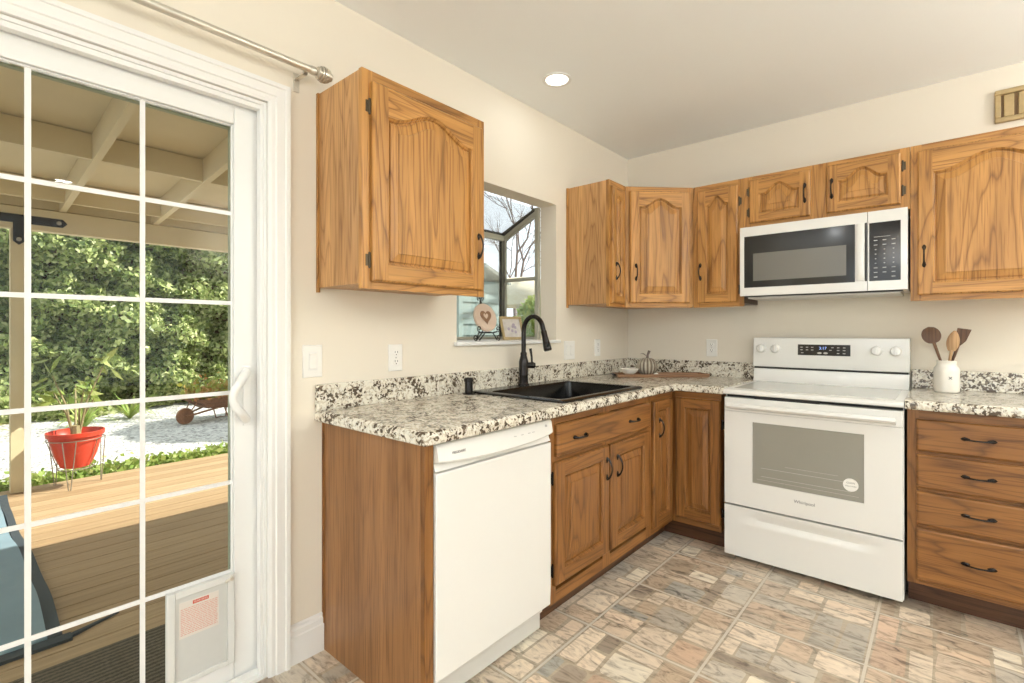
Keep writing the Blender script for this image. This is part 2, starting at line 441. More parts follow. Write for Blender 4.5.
def simple_window(name, cx, cy, wd, z0, z1, rz):
    mb = MB(); h = wd / 2
    for a, b in ((-h, -h + .05), (h - .05, h), (-.02, .02)): mb.box(a, b, -.04, .04, z0, z1)
    mb.box(-h, h, -.04, .04, z0, z0 + .05); mb.box(-h, h, -.04, .04, z1 - .05, z1)
    o = obj(name, mb, 'trim_white', loc=(cx, cy, 0), rot=(0, 0, rz), kind='structure')
    obj('pane', MB().box(-h + .05, h - .05, -.003, .003, z0 + .05, z1 - .05), 'window_glass', o)


simple_window('added_window_2', 2.3, WY - .06, 3.4, .55, 2.35, 0)  # unseen rear window, added to go with the rear fill light
simple_window('added_window_3', WX + .06, -2.9, 2.6, .6, 2.3, PI / 2)  # unseen right window, likewise added for lighting the room

# floor: printed sheet of large squares, each broken into odd stones
fv, ff, fc, fm = [], [], [], []
rng = random.Random(11)
PAL = [((.64, .54, .43), 5), ((.60, .485, .375), 5), ((.53, .41, .305), 4), ((.44, .34, .25), 3), ((.46, .41, .345), 3), ((.35, .285, .225), 2), ((.54, .39, .285), 2), ((.70, .63, .52), 2), ((.38, .36, .32), 1)]
pal = [c for c, n in PAL for _ in range(n)]


def stone(x0, x1, y0, y1):
    g = .0014; x0 += g; x1 -= g; y0 += g; y1 -= g
    wd, hd = x1 - x0, y1 - y0
    if wd < .012 or hd < .012: return
    j = lambda: rng.uniform(0, min(.010, .12 * min(wd, hd)))
    cor = [(x0 + j(), y0 + j()), (x1 - j(), y0 + j()), (x1 - j(), y1 - j()), (x0 + j(), y1 - j())]
    r = min(.017, .18 * min(wd, hd)); pts = []
    for i in range(4):
        p, a, b = Vector(cor[i]), Vector(cor[i - 1]), Vector(cor[(i + 1) % 4])
        ri = r * rng.uniform(.15, 1.0)
        da = (a - p).normalized() * ri; db = (b - p).normalized() * ri * rng.uniform(.6, 1.2)
        pts += [p + da, p + da * .3 + db * .3, p + db]
    base = len(fv); fv.extend([(p.x, p.y, 0.0) for p in pts]); ff.append(list(range(base, base + len(pts)))); fm.append(1)
    c = rng.choice(pal); k = rng.uniform(.90, 1.24); fc.append(tuple(min(.9, v * k) for v in c))


def split(x0, x1, y0, y1, d):
    wd, hd = x1 - x0, y1 - y0
    if d == 0 or (wd * hd < .026 and rng.random() < .55) or max(wd, hd) < .10: stone(x0, x1, y0, y1); return
    t = rng.uniform(.3, .7)
    if (wd > hd * 1.5) or (hd <= wd * 1.9 and rng.random() < .45): split(x0, x0 + wd * t, y0, y1, d - 1); split(x0 + wd * t, x1, y0, y1, d - 1)
    else: split(x0, x1, y0, y0 + hd * t, d - 1); split(x0, x1, y0 + hd * t, y1, d - 1)


G = .445; gap = .0048
x = .69 - 2 * G
while x < WX:
    y = -1.197 + 3 * G
    while y > WY:
        a0, a1, b0, b1 = max(0.003, x + gap), min(WX, x + G - gap), max(WY, y - G + gap), min(-.003, y - gap)
        if a1 - a0 > .03 and b1 - b0 > .03:
            k0 = len(fv); fv.extend([(a0, b0, -.0003), (a1, b0, -.0003), (a1, b1, -.0003), (a0, b1, -.0003)]); ff.append([k0, k0 + 1, k0 + 2, k0 + 3]); fm.append(1); fc.append((.45, .375, .285))
            split(a0, a1, b0, b1, 4)
        y -= G
    x += G
base = len(fv)
fv += [(0, WY, -.0006), (WX, WY, -.0006), (WX, 0, -.0006), (0, 0, -.0006), (0, WY, -.05), (WX, WY, -.05), (WX, 0, -.05), (0, 0, -.05)]
ff += [[base, base + 1, base + 2, base + 3], [base + 7, base + 6, base + 5, base + 4], [base, base + 4, base + 5, base + 1], [base + 1, base + 5, base + 6, base + 2], [base + 2, base + 6, base + 7, base + 3], [base + 3, base + 7, base + 4, base]]
fm += [0] * 6; fc += [(.5, .44, .36)] * 6
me = bpy.data.meshes.new('floor'); me.from_pydata(fv, [], ff); me.materials.append(M['grout']); me.materials.append(M['floor_stone'])
me.polygons.foreach_set('material_index', fm)
at = me.color_attributes.new('stone', 'FLOAT_COLOR', 'CORNER')
cols = []
for p, c in zip(me.polygons, fc): cols += [c[0], c[1], c[2], 1] * p.loop_total
at.data.foreach_set('color', cols); me.update()
fl = bpy.data.objects.new('floor', me); C.objects.link(fl); fl['kind'] = 'structure'


# baseboards
def base_profile(t=.014, h=.142):
    return [(0, 0), (t, 0), (t, h * .70), (t * .8, h * .73), (t * .8, h * .86), (t * .45, h * .90), (t * .45, h * .97), (t * .2, h), (0, h)]


mb = MB(); pr_ = base_profile()
mb.loft([[(a, -2.5705, z) for a, z in pr_], [(a, -2.4395, z) for a, z in pr_]]); mb.loft([[(a, WY, z) for a, z in pr_], [(a, DY0 - .08, z) for a, z in pr_]])
obj('baseboard_left', mb, 'trim_white', kind='structure')
mb = MB(); mb.loft([[(2.96, -a, z) for a, z in pr_], [(WX, -a, z) for a, z in pr_]])
obj('baseboard_back', mb, 'trim_white', kind='structure')

# door casing (stepped profile, mitred) around the patio door
prof = [(0, 0), (0, .012), (.010, .016), (.022, .016), (.026, .020), (.055, .020), (.058, .024), (.072, .024), (.074, 0)]
mb = MB()
rings = []
for (yy, zz, sy, sz) in ((DY1, 0.0, 1, 0), (DY1, DZ, 1, 1), (DY0, DZ, -1, 1), (DY0, 0.0, -1, 0)):
    rings.append([(d, yy + sy * o_, zz + sz * o_) for o_, d in prof])
mb.loft(rings)
obj('trim_1', mb, 'trim_white', kind='structure')

# sliding patio door
door = bpy.data.objects.new('door_1', None); C.objects.link(door); door['kind'] = 'structure'
door.location = (0, DY1, 0)


def L_(y): return y - DY1


mb = MB()   # frame lining the opening
mb.box(-T - .01, 0.0, L_(DY1) - .012, L_(DY1) - .0005, 0, DZ - .001)
mb.box(-.032, -.004, L_(DY1) - .022, L_(DY1) - .012, 0, DZ - .012)
mb.box(-T - .01, 0.0, L_(DY0) + .0005, L_(DY0) + .012, 0, DZ - .001)
mb.box(-T - .01, 0.0, L_(DY0) + .012, L_(DY1) - .012, DZ - .014, DZ - .001)
mb.box(-.032, -.004, L_(DY0) + .012, L_(DY1) - .022, DZ - .030, DZ - .014)
mb.box(-T - .03, 0.0, L_(DY0) + .012, L_(DY1) - .012, -.004, .012)
mb.box(-.03, -.02, L_(DY0) + .012, L_(DY1) - .022, .012, .032)
obj('door_frame', mb, 'vinyl_white', door, bevel=.0015)


def sash(y0, y1, g0, g1, xc, muntx, handle):
    z0, z1, gz0, gz1 = .014, 1.990, .084, 1.921
    mb = MB(); a, b = xc - .02, xc + .02
    mb.box(a, b, L_(y0), L_(g0), z0, z1); mb.box(a, b, L_(g1), L_(y1), z0, z1)
    mb.box(a, b, L_(g0), L_(g1), z0, gz0); mb.box(a, b, L_(g0), L_(g1), gz1, z1)
    # glazing bead
    for q0, q1, r0, r1 in ((L_(g0), L_(g0) + .006, gz0, gz1), (L_(g1) - .006, L_(g1), gz0, gz1), (L_(g0) + .006, L_(g1) - .006, gz0, gz0 + .006), (L_(g0) + .006, L_(g1) - .006, gz1 - .006, gz1)):
        mb.box(xc + .002, xc + .012, q0, q1, r0, r1)
    s = obj('sash', mb, 'vinyl_white', door, bevel=.003)
    mb = MB()
    mb.box(xc - .004, xc + .004, L_(g0) + .006, L_(g1) - .006, gz0 + .006, gz1 - .006)
    obj('glass_pane', mb, 'door_glass', s)
    # muntin bars between the panes, flat white strips on both faces
    mb = MB()
    for yy in muntx: mb.box(xc + .0045, xc + .0085, L_(yy) - .0066, L_(yy) + .0066, gz0 + .006, gz1 - .006)
    ys = [g0 + .006] + [v for v in muntx for _ in (0, 1)] + [g1 - .006]
    for zz in (1.615, 1.308, 1.001, .694, .389):
        for i in range(0, len(ys), 2):
            p = ys[i] + (.0066 if i else 0); q = ys[i + 1] - (.0066 if i + 1 < len(ys) - 1 else 0)
            mb.box(xc + .0045, xc + .0085, L_(p), L_(q), zz - .0068, zz + .0068)
    obj('muntin_grid', mb, 'vinyl_white', s)
    # dark/green screen edge seen past the glass on the outside
    mb = MB(); mb.box(xc - .046, xc - .026, L_(g1) + .0035, L_(g1) + .026, gz0 - .02, gz1 + .02); mb.box(xc - .046, xc - .026, L_(g0) - .02, L_(g1) + .0035, gz1 - .002, gz1 + .02)
    obj('screen_frame', mb, 'screen_green', s)
    if handle:
        mb = MB()
        yh = L_(-2.698); pts = []
        for i in range(17):
            t = i / 16; ang = PI * t
            pts.append((xc + .022 + .034 * min(1, math.sin(ang) * 1.8), yh - .056 * math.sin(ang), .905 + .165 * t))
        mb.tube(pts, [.0125 + .003 * abs(math.cos(PI * i / 16)) for i in range(17)], 10)
        h_ = obj('door_handle', mb, 'vinyl_white', s, smooth=True)
        mb = MB(); mb.box(xc + .0205, xc + .026, yh - .012, yh + .014, .885, 1.09)
        obj('handle_plate', mb, 'vinyl_white', door, bevel=.002)
    return s


sash(-3.60, -2.659, -3.497, -2.737, -.062, (-3.244, -2.992), True)
sash(-4.455, -3.515, -4.37, -3.60, -.105, (-4.11, -3.86), False)

# pet door panel set in the bottom corner of the glass
pet = thing('pet_door', 'grey white pet door panel with warning sticker in bottom corner of patio door', 'pet door', (-.05, -2.935, .086))
mb = MB(); w_, h_ = .196, .302
mb.box(0, .020, 0, .022, 0, h_); mb.box(0, .020, w_ - .022, w_, 0, h_); mb.box(0, .020, .022, w_ - .022, 0, .016); mb.box(0, .020, .022, w_ - .022, h_ - .022, h_)
obj('frame', mb, 'petdoor_frame', pet, bevel=.002)
obj('cover_panel', MB().box(.002, .014, .022, w_ - .022, .016, h_ - .022), 'petdoor_panel', pet, bevel=.001)
st = obj('warning_sticker', MB().box(.0141, .0147, .034, .148, .148, .262), 'sticker_paper', pet)
rg = random.Random(3); mb = MB()
for i in range(15):
    z = .238 - i * .0058; y = .038
    while y < .142:
        l = rg.uniform(.004, .014); mb.box(.0147, .0150, y, min(y + l, .144), z, z + .0026); y += l + .002
obj('sticker_lines', mb, 'sticker_text', st)
mb = MB(); mb.box(.0147, .0150, .072, .118, .247, .258); mb.prism([(0, 0)], 0, 0) if False else None
obj('red_bar', mb, 'sticker_red', st)
text('warning_word', 'WARNING', .0085, (.0152, .095, .2525), (PI / 2, 0, PI / 2), 'sticker_paper', st, .0001)
mb = MB(); mb.tube([(.022, w_ - .030, h_ - .020), (.024, w_ - .008, h_ - .006)], .0045, 10); mb.lathe([(.006, 0), (.006, .01)], 12, (.020, w_ - .012, h_ - .012), axis='x')
obj('latch', mb, 'nickel', pet, smooth=True)

# curtain rod
rod = thing('curtain_rod', 'brushed nickel curtain rod with ringed ball finial above the patio door', 'curtain rod', (.08, -2.530, 2.148))
mb = MB(); mb.tube([(0, 0, 0), (0, -.95, 0)], .0125, 16); mb.tube([(0, -.95, 0), (0, -2.11, 0)], .0150, 16)
obj('rod', mb, 'nickel', rod, smooth=True)
mb = MB(); mb.lathe([(.0125, 0), (.0155, .004), (.0155, .018), (.010, .022), (.009, .026), (.016, .030)], 20, axis='y')
p = [(.016, .030)]
for i in range(6):
    a = .030 + i * .0085; rr = .0285 * math.sqrt(max(.25, 1 - ((i - 2.2) / 3.4) ** 2)); p += [(rr, a), (rr, a + .0055), (rr * .88, a + .0058), (rr * .88, a + .0082)]
p += [(.014, .082), (.0, .084)]
mb.lathe(p, 24, axis='y')
obj('finial', mb, 'nickel', rod, smooth=True)
for yy in (-.012, -2.06):
    mb = MB(); mb.box(-.0795, -.0755, yy - .011, yy + .011, -.062, .006); mb.box(-.0755, -.006, yy - .008, yy + .008, -.020, -.015); mb.box(-.014, -.006, yy - .008, yy + .008, -.020, -.008)
    mb.lathe([(.004, -.0755), (.003, -.0735)], 10, (0, yy, -.045), axis='x')
    obj('bracket', mb, 'nickel', rod, bevel=.001)

# ================================================================ CABINETS
def pull_mb(ln=.112, horiz=False):
    mb = MB(); pts = []; rs = []
    for i in range(15):
        t = i / 14; u = (t - .5) * ln * .86
        pts.append((0, -.004 - .024 * math.sin(PI * t) ** .7, u)); rs.append(.0034 + .0022 * abs(2 * t - 1) ** 3)
    mb.tube(pts, rs, 8)
    for s_ in (-1, 1):   # leaf shaped feet
        rings = []
        for k, rr in ((0, .0), (.2, .006), (.45, .0085), (.75, .006), (1, .003)):
            u = s_ * (ln * .5 - .030 * k)
            rings.append([(rr * math.cos(a), -.001 - .005 * (rr / .0085) * max(0, math.sin(a)) - .0005, u) for a in [PI * j / 8 for j in range(9)]])
        mb.loft(rings, closed=False, cap0=False, cap1=False)
    if horiz: mb.v = [(z, y, -x_) for x_, y, z in mb.v]
    return mb


def arch_z(t, hgt, span=.80):
    a = (t - (1 - span) / 2) / span
    if a <= 0 or a >= 1: return 0
    return hgt * (.5 - .5 * math.cos(2 * PI * a)) ** .85


def panel_door_mb(wd, hd, arch=0.0, th=.020, fr=.055, top=None, span=.8):
    """raised panel door: local x right, z up, front at y=-th"""
    mb = MB(); top = top or fr
    e = .006; yb, ym, yf = 0, -th + .006, -th
    o1 = [(0, ym, 0), (wd, ym, 0), (wd, ym, hd), (0, ym, hd)]; o0 = [(p[0], yb, p[2]) for p in o1]
    o2 = [(e, yf, e), (wd - e, yf, e), (wd - e, yf, hd - e), (e, yf, hd - e)]
    mb.loft([o0, o1, o2], 0, True, False)
    x0, x1, z0, z1 = fr, wd - fr, fr, hd - top - arch
    n = 24 if arch else 1
    arc = [(x1 + (x0 - x1) * i / n, z1 + (arch_z(1 - i / n, arch, span) if arch else 0)) for i in range(n + 1)]
    # stiles (grain up) and rails (grain across)
    mb.add([(e, yf, e), (x0, yf, e), (x0, yf, z0), (x0, yf, z1), (x0, yf, hd - e), (e, yf, hd - e)], [(0, 1, 2, 3, 4, 5)], 0)
    mb.add([(wd - e, yf, e), (wd - e, yf, hd - e), (x1, yf, hd - e), (x1, yf, z1), (x1, yf, z0), (x1, yf, e)], [(0, 1, 2, 3, 4, 5)], 0)
    mb.add([(x0, yf, e), (x1, yf, e), (x1, yf, z0), (x0, yf, z0)], [(0, 1, 2, 3)], 1)
    for i in range(n):
        a, b = arc[i], arc[i + 1]
        mb.add([(a[0], yf, a[1]), (a[0], yf, hd - e), (b[0], yf, hd - e), (b[0], yf, b[1])], [(0, 1, 2, 3)], 1)

    def loop(d, y):
        pts = [(x0 + d, y, z0 + d), (x1 - d, y, z0 + d)]
        for i in range(n + 1):
            t = 1 - i / n
            pts.append((x0 + d + (x1 - x0 - 2 * d) * t, y, z1 + (arch_z(t, arch, span) if arch else 0) - d))
        return pts
    sl = min(.030, (x1 - x0) * .2)
    mb.loft([loop(0, yf), loop(.002, yf + .004), loop(.006, yf + .007), loop(.008, yf + .015), loop(.013, yf + .015), loop(.016, yf + .010), loop(.014 + sl, yf + .004), loop(.0155 + sl, yf + .0008)], 0, False, True)
    return mb


def panel_door(parent, x, z, wd, hd, yface, arch=0, mats=('oak_z', 'oak_x'), pull=None, horiz=False, fr=.055, top=None, name='door', label=None, span=.8, th=.020):
    d = obj(name, panel_door_mb(wd, hd, arch, th, fr, top, span), list(mats), parent, (x, yface, z))
    if pull: obj('handle', pull_mb(horiz=horiz), 'bronze', d, (pull[0] - x, -th, pull[1] - z), smooth=True)
    if label: d['label'] = label
    return d


def hinge(parent, x, z, yface, side, mat='hinge_bronze'):
    mb = MB(); mb.tube([(0, -.004, -.024), (0, -.004, .024)], .0042, 8)
    mb.lathe([(.0, -.029), (.004, -.026), (.0045, -.022)], 8, (0, -.004, 0)); mb.lathe([(.0045, .022), (.004, .026), (0, .029)], 8, (0, -.004, 0))
    mb.box(min(0, -side * .013), max(0, -side * .013), -.0025, .001, -.020, .020)
    return obj('hinge', mb, mat, parent, (x, yface, z), smooth=True)


def face_frame_mb(wd, z0, z1, yf, sts, rls, th=.019):
    """sts: list of (x0,x1) stiles, rls: list of (z0,z1) rails"""
    mb = MB(); sts = sorted(sts)
    for a, b in sts: mb.box(a, b, yf, yf + th, z0, z1, 0)
    for i in range(len(sts) - 1):
        for a, b in rls: mb.box(sts[i][1], sts[i + 1][0], yf + .0003, yf + th, a, b, 1)
    return mb


ZU0, ZU1, DU = 1.3577, 2.1085, .3031
hU = ZU1 - ZU0


def upper_body(t, wd, hd, depth, side='side_veneer'):
    mb = MB(); mb.box(0.002, wd - .002, -depth + .019, -.002, .018, hd - .002)
    obj('body', mb, [side], t)


# 1 single cabinet between patio door and sink window
t = thing('wall_cabinet', 'oak wall cabinet with one arched door hanging between patio door and sink window', 'cabinet', (0, -2.461, ZU0), PI / 2, 'oak wall cabinets')
upper_body(t, .594, hU, DU)
obj('back_strip', MB().box(-.004, .006, -.014, -.001, 0, hU), 'oak_z', t)
obj('face_frame', face_frame_mb(.594, 0, hU, -DU, [(0, .042), (.552, .594)], [(0, .04), (hU - .04, hU)]), ['oak_z', 'oak_x'], t)
panel_door(t, .034, .026, .537, hU - .066, -DU, .062, fr=.060, pull=(.034 + .507, .208), top=.044, span=.86)
hinge(t, .028, .625, -DU, 1); hinge(t, .028, .098, -DU, 1)

# 2 narrow cabinet right of the window
y2 = -.8086; w2 = .8086 - .61
t = thing('wall_cabinet', 'narrow oak wall cabinet right beside the sink window, light side panel showing', 'cabinet', (0, y2, ZU0), PI / 2, 'oak wall cabinets')
upper_body(t, w2, hU, DU)
obj('face_frame', face_frame_mb(w2, 0, hU, -DU, [(0, .02), (w2 - .02, w2 - .001)], [(0, .03), (hU - .03, hU)]), ['oak_z', 'oak_x'], t)
panel_door(t, .016, .022, w2 - .046, hU - .062, -DU, .03, fr=.042, pull=(.05, .212), span=.8)
obj('back_strip', MB().box(-.004, .006, -.014, -.001, 0, hU), 'oak_z', t)

# 3 diagonal corner cabinet
t = thing('corner_wall_cabinet', 'diagonal oak wall cabinet with arched door filling the corner of the room', 'cabinet', (0, 0, ZU0), 0, 'oak wall cabinets')
D_ = DU - .0135
poly = [(.002, -.002), (.002, -.609), (D_, -.609), (.609, -D_), (.609, -.002)]
mb = MB(); mb.loft([[(a, b, .018) for a, b in poly], [(a, b, hU - .002) for a, b in poly]])
obj('body', mb, 'side_veneer', t)
dl = math.hypot(.61 - DU, .61 - DU)
ff_ = obj('face_frame', face_frame_mb(dl, 0, hU, 0, [(0.003, .040), (dl - .040, dl - .003)], [(0, .032), (hU - .032, hU)], .013), ['oak_z', 'oak_x'], t, (DU, -.61, 0), (0, 0, PI / 4))
d = panel_door(t, .026, .028, dl - .052, hU - .058, 0, .052, fr=.056, pull=(.026 + .036, .217), top=.045)
d.location = Vector((DU, -.61, .028)) + Vector((math.cos(PI / 4), math.sin(PI / 4), 0)) * .026; d.rotation_euler = (0, 0, PI / 4)

# 4 narrow cabinet left of microwave
XS = .9077; w4 = XS - .61
t = thing('wall_cabinet', 'narrow oak wall cabinet between corner cabinet and microwave', 'cabinet', (.61, 0, ZU0), 0, 'oak wall cabinets')
upper_body(t, w4, hU, DU, 'toe_dark')
obj('face_frame', face_frame_mb(w4, 0, hU, -DU, [(0.001, .04), (w4 - .03, w4 - .0005)], [(0, .035), (hU - .035, hU)]), ['oak_z', 'oak_x'], t)
panel_door(t, .030, .026, .238, hU - .060, -DU, .05, fr=.052, pull=(.052, .218), top=.045, span=.86)
hinge(t, .2745, .62, -DU, -1); hinge(t, .2745, .10, -DU, -1)

# 5 cabinet over the microwave
W5 = 1.6719 - XS; h5 = ZU1 - 1.806
t = thing('wall_cabinet', 'short oak wall cabinet with two small arched doors above the microwave', 'cabinet', (XS, 0, 1.806), 0, 'oak wall cabinets')
upper_body(t, W5, h5, DU)
obj('face_frame', face_frame_mb(W5, 0, h5, -DU, [(0.0005, .045), (.338, .425), (W5 - .04, W5 - .0005)], [(0, .035), (h5 - .03, h5)]), ['oak_z', 'oak_x'], t)
panel_door(t, .036, .030, .307, .249, -DU, .052, fr=.050, pull=(.318, .155), span=.78, top=.035)
panel_door(t, .417, .030, .311, .249, -DU, .052, fr=.050, pull=(.442, .155), span=.78, top=.035)
for zz in (.215, .095):
    hinge(t, .030, zz, -DU, 1); hinge(t, .735, zz, -DU, -1)

# 6 tall single cabinet at right edge
W6 = .58
t = thing('wall_cabinet', 'wide oak wall cabinet with one arched door on the right side of the microwave', 'cabinet', (1.6725, 0, ZU0), 0, 'oak wall cabinets')
upper_body(t, W6, hU, DU)
obj('face_frame', face_frame_mb(W6, 0, hU, -DU, [(0.0005, .042), (W6 - .042, W6)], [(0, .035), (hU - .035, hU)]), ['oak_z', 'oak_x'], t)
panel_door(t, .0275, .028, W6 - .055, hU - .062, -DU, .062, fr=.055, pull=(.052, .212), top=.046, span=.84)
hinge(t, W6 - .022, .62, -DU, -1); hinge(t, W6 - .022, .10, -DU, -1)

# ---------------------------------------------------------------- base cabinets
ZB = .8715; XF = .605; TK = .515; TH = .112
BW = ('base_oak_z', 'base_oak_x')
# end panel beside the dishwasher
t = thing('end_panel', 'brown wood end panel closing the counter run beside the dishwasher', 'cabinet panel', (0, -2.438, 0), PI / 2)
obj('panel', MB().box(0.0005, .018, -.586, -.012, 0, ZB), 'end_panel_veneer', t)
obj('back_strip', MB().box(-.004, .018, -.012, -.001, 0, ZB), 'base_oak_z', t)
obj('front_stile', MB().box(0.0005, .036, -.606, -.586, .0, ZB), 'base_oak_z', t, bevel=.0015)

# sink base
t = thing('sink_base_cabinet', 'oak sink base cabinet with wide false drawer and two doors next to the dishwasher', 'cabinet', (0, -1.800, 0), PI / 2, 'oak base cabinets')
WS = 1.800 - .912
mb = MB(); mb.box(0.001, .018, -XF + .019, -.004, TH, ZB - .001); mb.box(WS - .019, WS - .001, -XF + .019, -.004, TH, ZB - .001); mb.box(.018, WS - .019, -XF + .019, -.004, TH, TH + .018); mb.box(.018, WS - .019, -.012, -.004, TH + .018, ZB - .001)
obj('body', mb, 'base_oak_z', t)
obj('face_frame', face_frame_mb(WS, TH, ZB - .001, -XF, [(0.001, .04), (.405, .475), (WS - .04, WS - .001)], [(TH, TH + .05), (.68, .71), (.835, ZB - .001)]), list(BW), t)
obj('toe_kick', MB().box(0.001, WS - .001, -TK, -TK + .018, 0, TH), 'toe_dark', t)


def slab_front(parent, x, z, wd, hd, yface, pulls, mats=('base_oak_x', 'base_oak_z'), name='drawer'):
    e = .009; mb = MB(); th = .02
    o = [(0, 0), (wd, 0), (wd, hd), (0, hd)]
    o0 = [(a, 0, b) for a, b in o]; o1 = [(a, -th + .007, b) for a, b in o]
    o2 = [(a + (e * .5 if a == 0 else -e * .5), -th + .002, b + (e * .5 if b == 0 else -e * .5)) for a, b in o]
    o3 = [(a + (e if a == 0 else -e), -th, b + (e if b == 0 else -e)) for a, b in o]
    mb.loft([o0, o1, o2, o3])
    d = obj(name, mb, mats[0], parent, (x, yface, z))
    for px, pz in pulls: obj('handle', pull_mb(horiz=True), 'bronze', d, (px, -th, pz), smooth=True)
    return d


slab_front(t, .030, .705, WS - .052, .128, -XF, [(.158, .062), (.645, .062)], name='false_drawer')
panel_door(t, .018, .188, .420, .495, -XF, 0, BW, pull=(.018 + .393, .580), fr=.058)
panel_door(t, .454, .188, .398, .495, -XF, 0, BW, pull=(.454 + .055, .575), fr=.058)
hinge(t, .012, .62, -XF, 1, 'bronze'); hinge(t, .012, .25, -XF, 1, 'bronze')

# corner base (two doors meeting at the inside corner)
t = thing('corner_base_cabinet', 'oak corner base cabinet with a narrow and a wide door meeting at the inside corner', 'cabinet', (0, 0, 0), 0, 'oak base cabinets')
a = XF - .019
poly = [(.004, -.004), (.004, -.910), (a, -.910), (a, -a), (XS - .030, -a), (XS - .030, -.004)]
mb = MB(); mb.loft([[(p, q, TH) for p, q in poly], [(p, q, ZB - .001) for p, q in poly]])
obj('body', mb, 'base_oak_z', t)
k = TK
poly = [(k - .02, -.910), (k, -.910), (k, -k), (XS - .030, -k), (XS - .030, -k + .02), (k - .02, -k + .02)]
mb = MB(); mb.loft([[(p, q, 0) for p, q in poly], [(p, q, TH) for p, q in poly]])
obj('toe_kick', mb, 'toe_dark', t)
fl_ = face_frame_mb(.305, TH, ZB - .001, 0, [(0.001, .022), (.284, .304)], [(TH, TH + .045), (.826, ZB - .001)])
obj('face_frame', fl_, list(BW), t, (XF, -.9115, 0), (0, 0, PI / 2))
fb_ = face_frame_mb(.275, TH, ZB - .001, 0, [(0.001, .022), (.262, .274)], [(TH, TH + .045), (.826, ZB - .001)])
obj('face_frame', fb_, list(BW), t, (XF, -XF, 0), (0, 0, 0))
d = panel_door(t, 0, .150, .243, .682, 0, 0, BW, pull=(.060, .685), fr=.050); d.location = (XF, -.8885, .150); d.rotation_euler = (0, 0, PI / 2)
d = panel_door(t, 0, .150, .250, .682, 0, 0, BW, fr=.052); d.location = (XF + .024, -XF, .150)
for zz in (.70, .22): hinge(t, XF + .2795, zz, -XF, -1, 'bronze')

# drawer stack right of the stove
X4 = 1.6725; W4 = .62
t = thing('drawer_base_cabinet', 'oak base cabinet with four stacked drawers right of the stove', 'cabinet', (X4, 0, 0), 0, 'oak base cabinets')
mb = MB(); mb.box(0.001, W4 - .001, -XF + .019, -.004, TH, ZB - .001); obj('body', mb, 'base_oak_z', t)
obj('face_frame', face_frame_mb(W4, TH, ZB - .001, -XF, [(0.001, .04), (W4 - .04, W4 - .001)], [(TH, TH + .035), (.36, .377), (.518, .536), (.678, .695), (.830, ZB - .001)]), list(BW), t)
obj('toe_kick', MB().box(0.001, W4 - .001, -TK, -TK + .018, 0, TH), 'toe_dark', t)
for z0, z1 in ((.694, .831), (.534, .680), (.375, .519), (.136, .360)):
    slab_front(t, .032, z0, W4 - .064, z1 - z0, -XF, [(.198, (z1 - z0) * .5 + .003)])
# further run of base and wall cabinets, mostly outside the frame
t = thing('wide_base_cabinet', 'oak base cabinet with two doors further right along the back wall', 'cabinet', (X4 + W4, 0, 0), 0, 'oak base cabinets')
mb = MB(); mb.box(0.001, .66, -XF + .019, -.004, TH, ZB - .001); obj('body', mb, 'base_oak_z', t)
obj('face_frame', face_frame_mb(.66, TH, ZB - .001, -XF, [(0.001, .04), (.31, .35), (.62, .66)], [(TH, TH + .045), (.83, ZB - .001)]), list(BW), t)
obj('toe_kick', MB().box(0.001, .66, -TK, -TK + .018, 0, TH), 'toe_dark', t)
panel_door(t, .030, .150, .295, .69, -XF, 0, BW, pull=(.30, .68)); panel_door(t, .335, .150, .295, .69, -XF, 0, BW, pull=(.36, .68))

# ---------------------------------------------------------------- countertops
ZT = .912; XE = .647; YE = -2.471


def bullnose_poly(z0, z1, n=6):
    r = (z1 - z0) * .42
    return [(-r + r * math.cos(a), z1 - r + r * math.sin(a)) for a in [PI / 2 * (1 - i / n) for i in range(n + 1)]] + \
           [(-r * .5 + r * .5 * math.cos(a), z0 + r * .5 - r * .5 * math.sin(a)) for a in [PI / 2 * i / n for i in range(n + 1)]]


SX0, SX1, SY0, SY1 = .095, .575, -1.675, -1.005     # cut-out under the sink rim
t = thing('countertop', 'speckled granite L shaped countertop around sink and corner with low backsplash', 'countertop', (0, 0, 0))
mb = MB()
xi = XE - .02; z0, z1 = ZB, ZT
for q in ((.0015, SX0, SY0, SY1), (SX1, xi, SY0, SY1), (.0015, xi, YE + .02, SY0), (.0015, xi, SY1, -XE + .02 - .0), (.0015, XS - .003, -XE + .02, -.0015)):
    mb.box(q[0], q[1], q[2], q[3], z0, z1)
bp_ = bullnose_poly(z0, z1)
# edge strip following end -> front -> inner corner -> back run
rings = []
for (px, py, nx, ny) in ((0.0015, YE, 0, -1), (XE, YE, 1, -1), (XE, -XE, 1, -1), (XS - .003, -XE, 0, -1)):
    ring = [((px + nx * p), (py + ny * p) if True else 0, z) for p, z in bp_]
    ring += [(px - nx * .021, py - ny * .021, z0 + .0002), (px - nx * .021, py - ny * .021, z1 - .0002)]
    rings.append(ring)
mb.loft(rings)
obj('slab', mb, 'granite', t, smooth=True)
mb = MB(); mb.box(.0015, .021, YE, -.021, ZT, 1.010); mb.box(.0015, XS + .002, -.021, -.0015, ZT, 1.010)
obj('backsplash', mb, 'granite', t, bevel=.003)
t = thing('countertop', 'speckled granite countertop to the right of the stove, under the utensil crock', 'countertop', (1.667, 0, 0))
mb = MB(); mb.box(0, 1.275, -XE + .02, -.0015, z0, z1)
mb.loft([[(px, -XE - p, z) for p, z in bp_] + [(px, -XE + .021, z0 + .0002), (px, -XE + .021, z1 - .0002)] for px in (0, 1.275)])
obj('slab', mb, 'granite', t, smooth=True)
obj('backsplash', MB().box(0, 1.275, -.021, -.0015, ZT, 1.010), 'granite', t, bevel=.003)

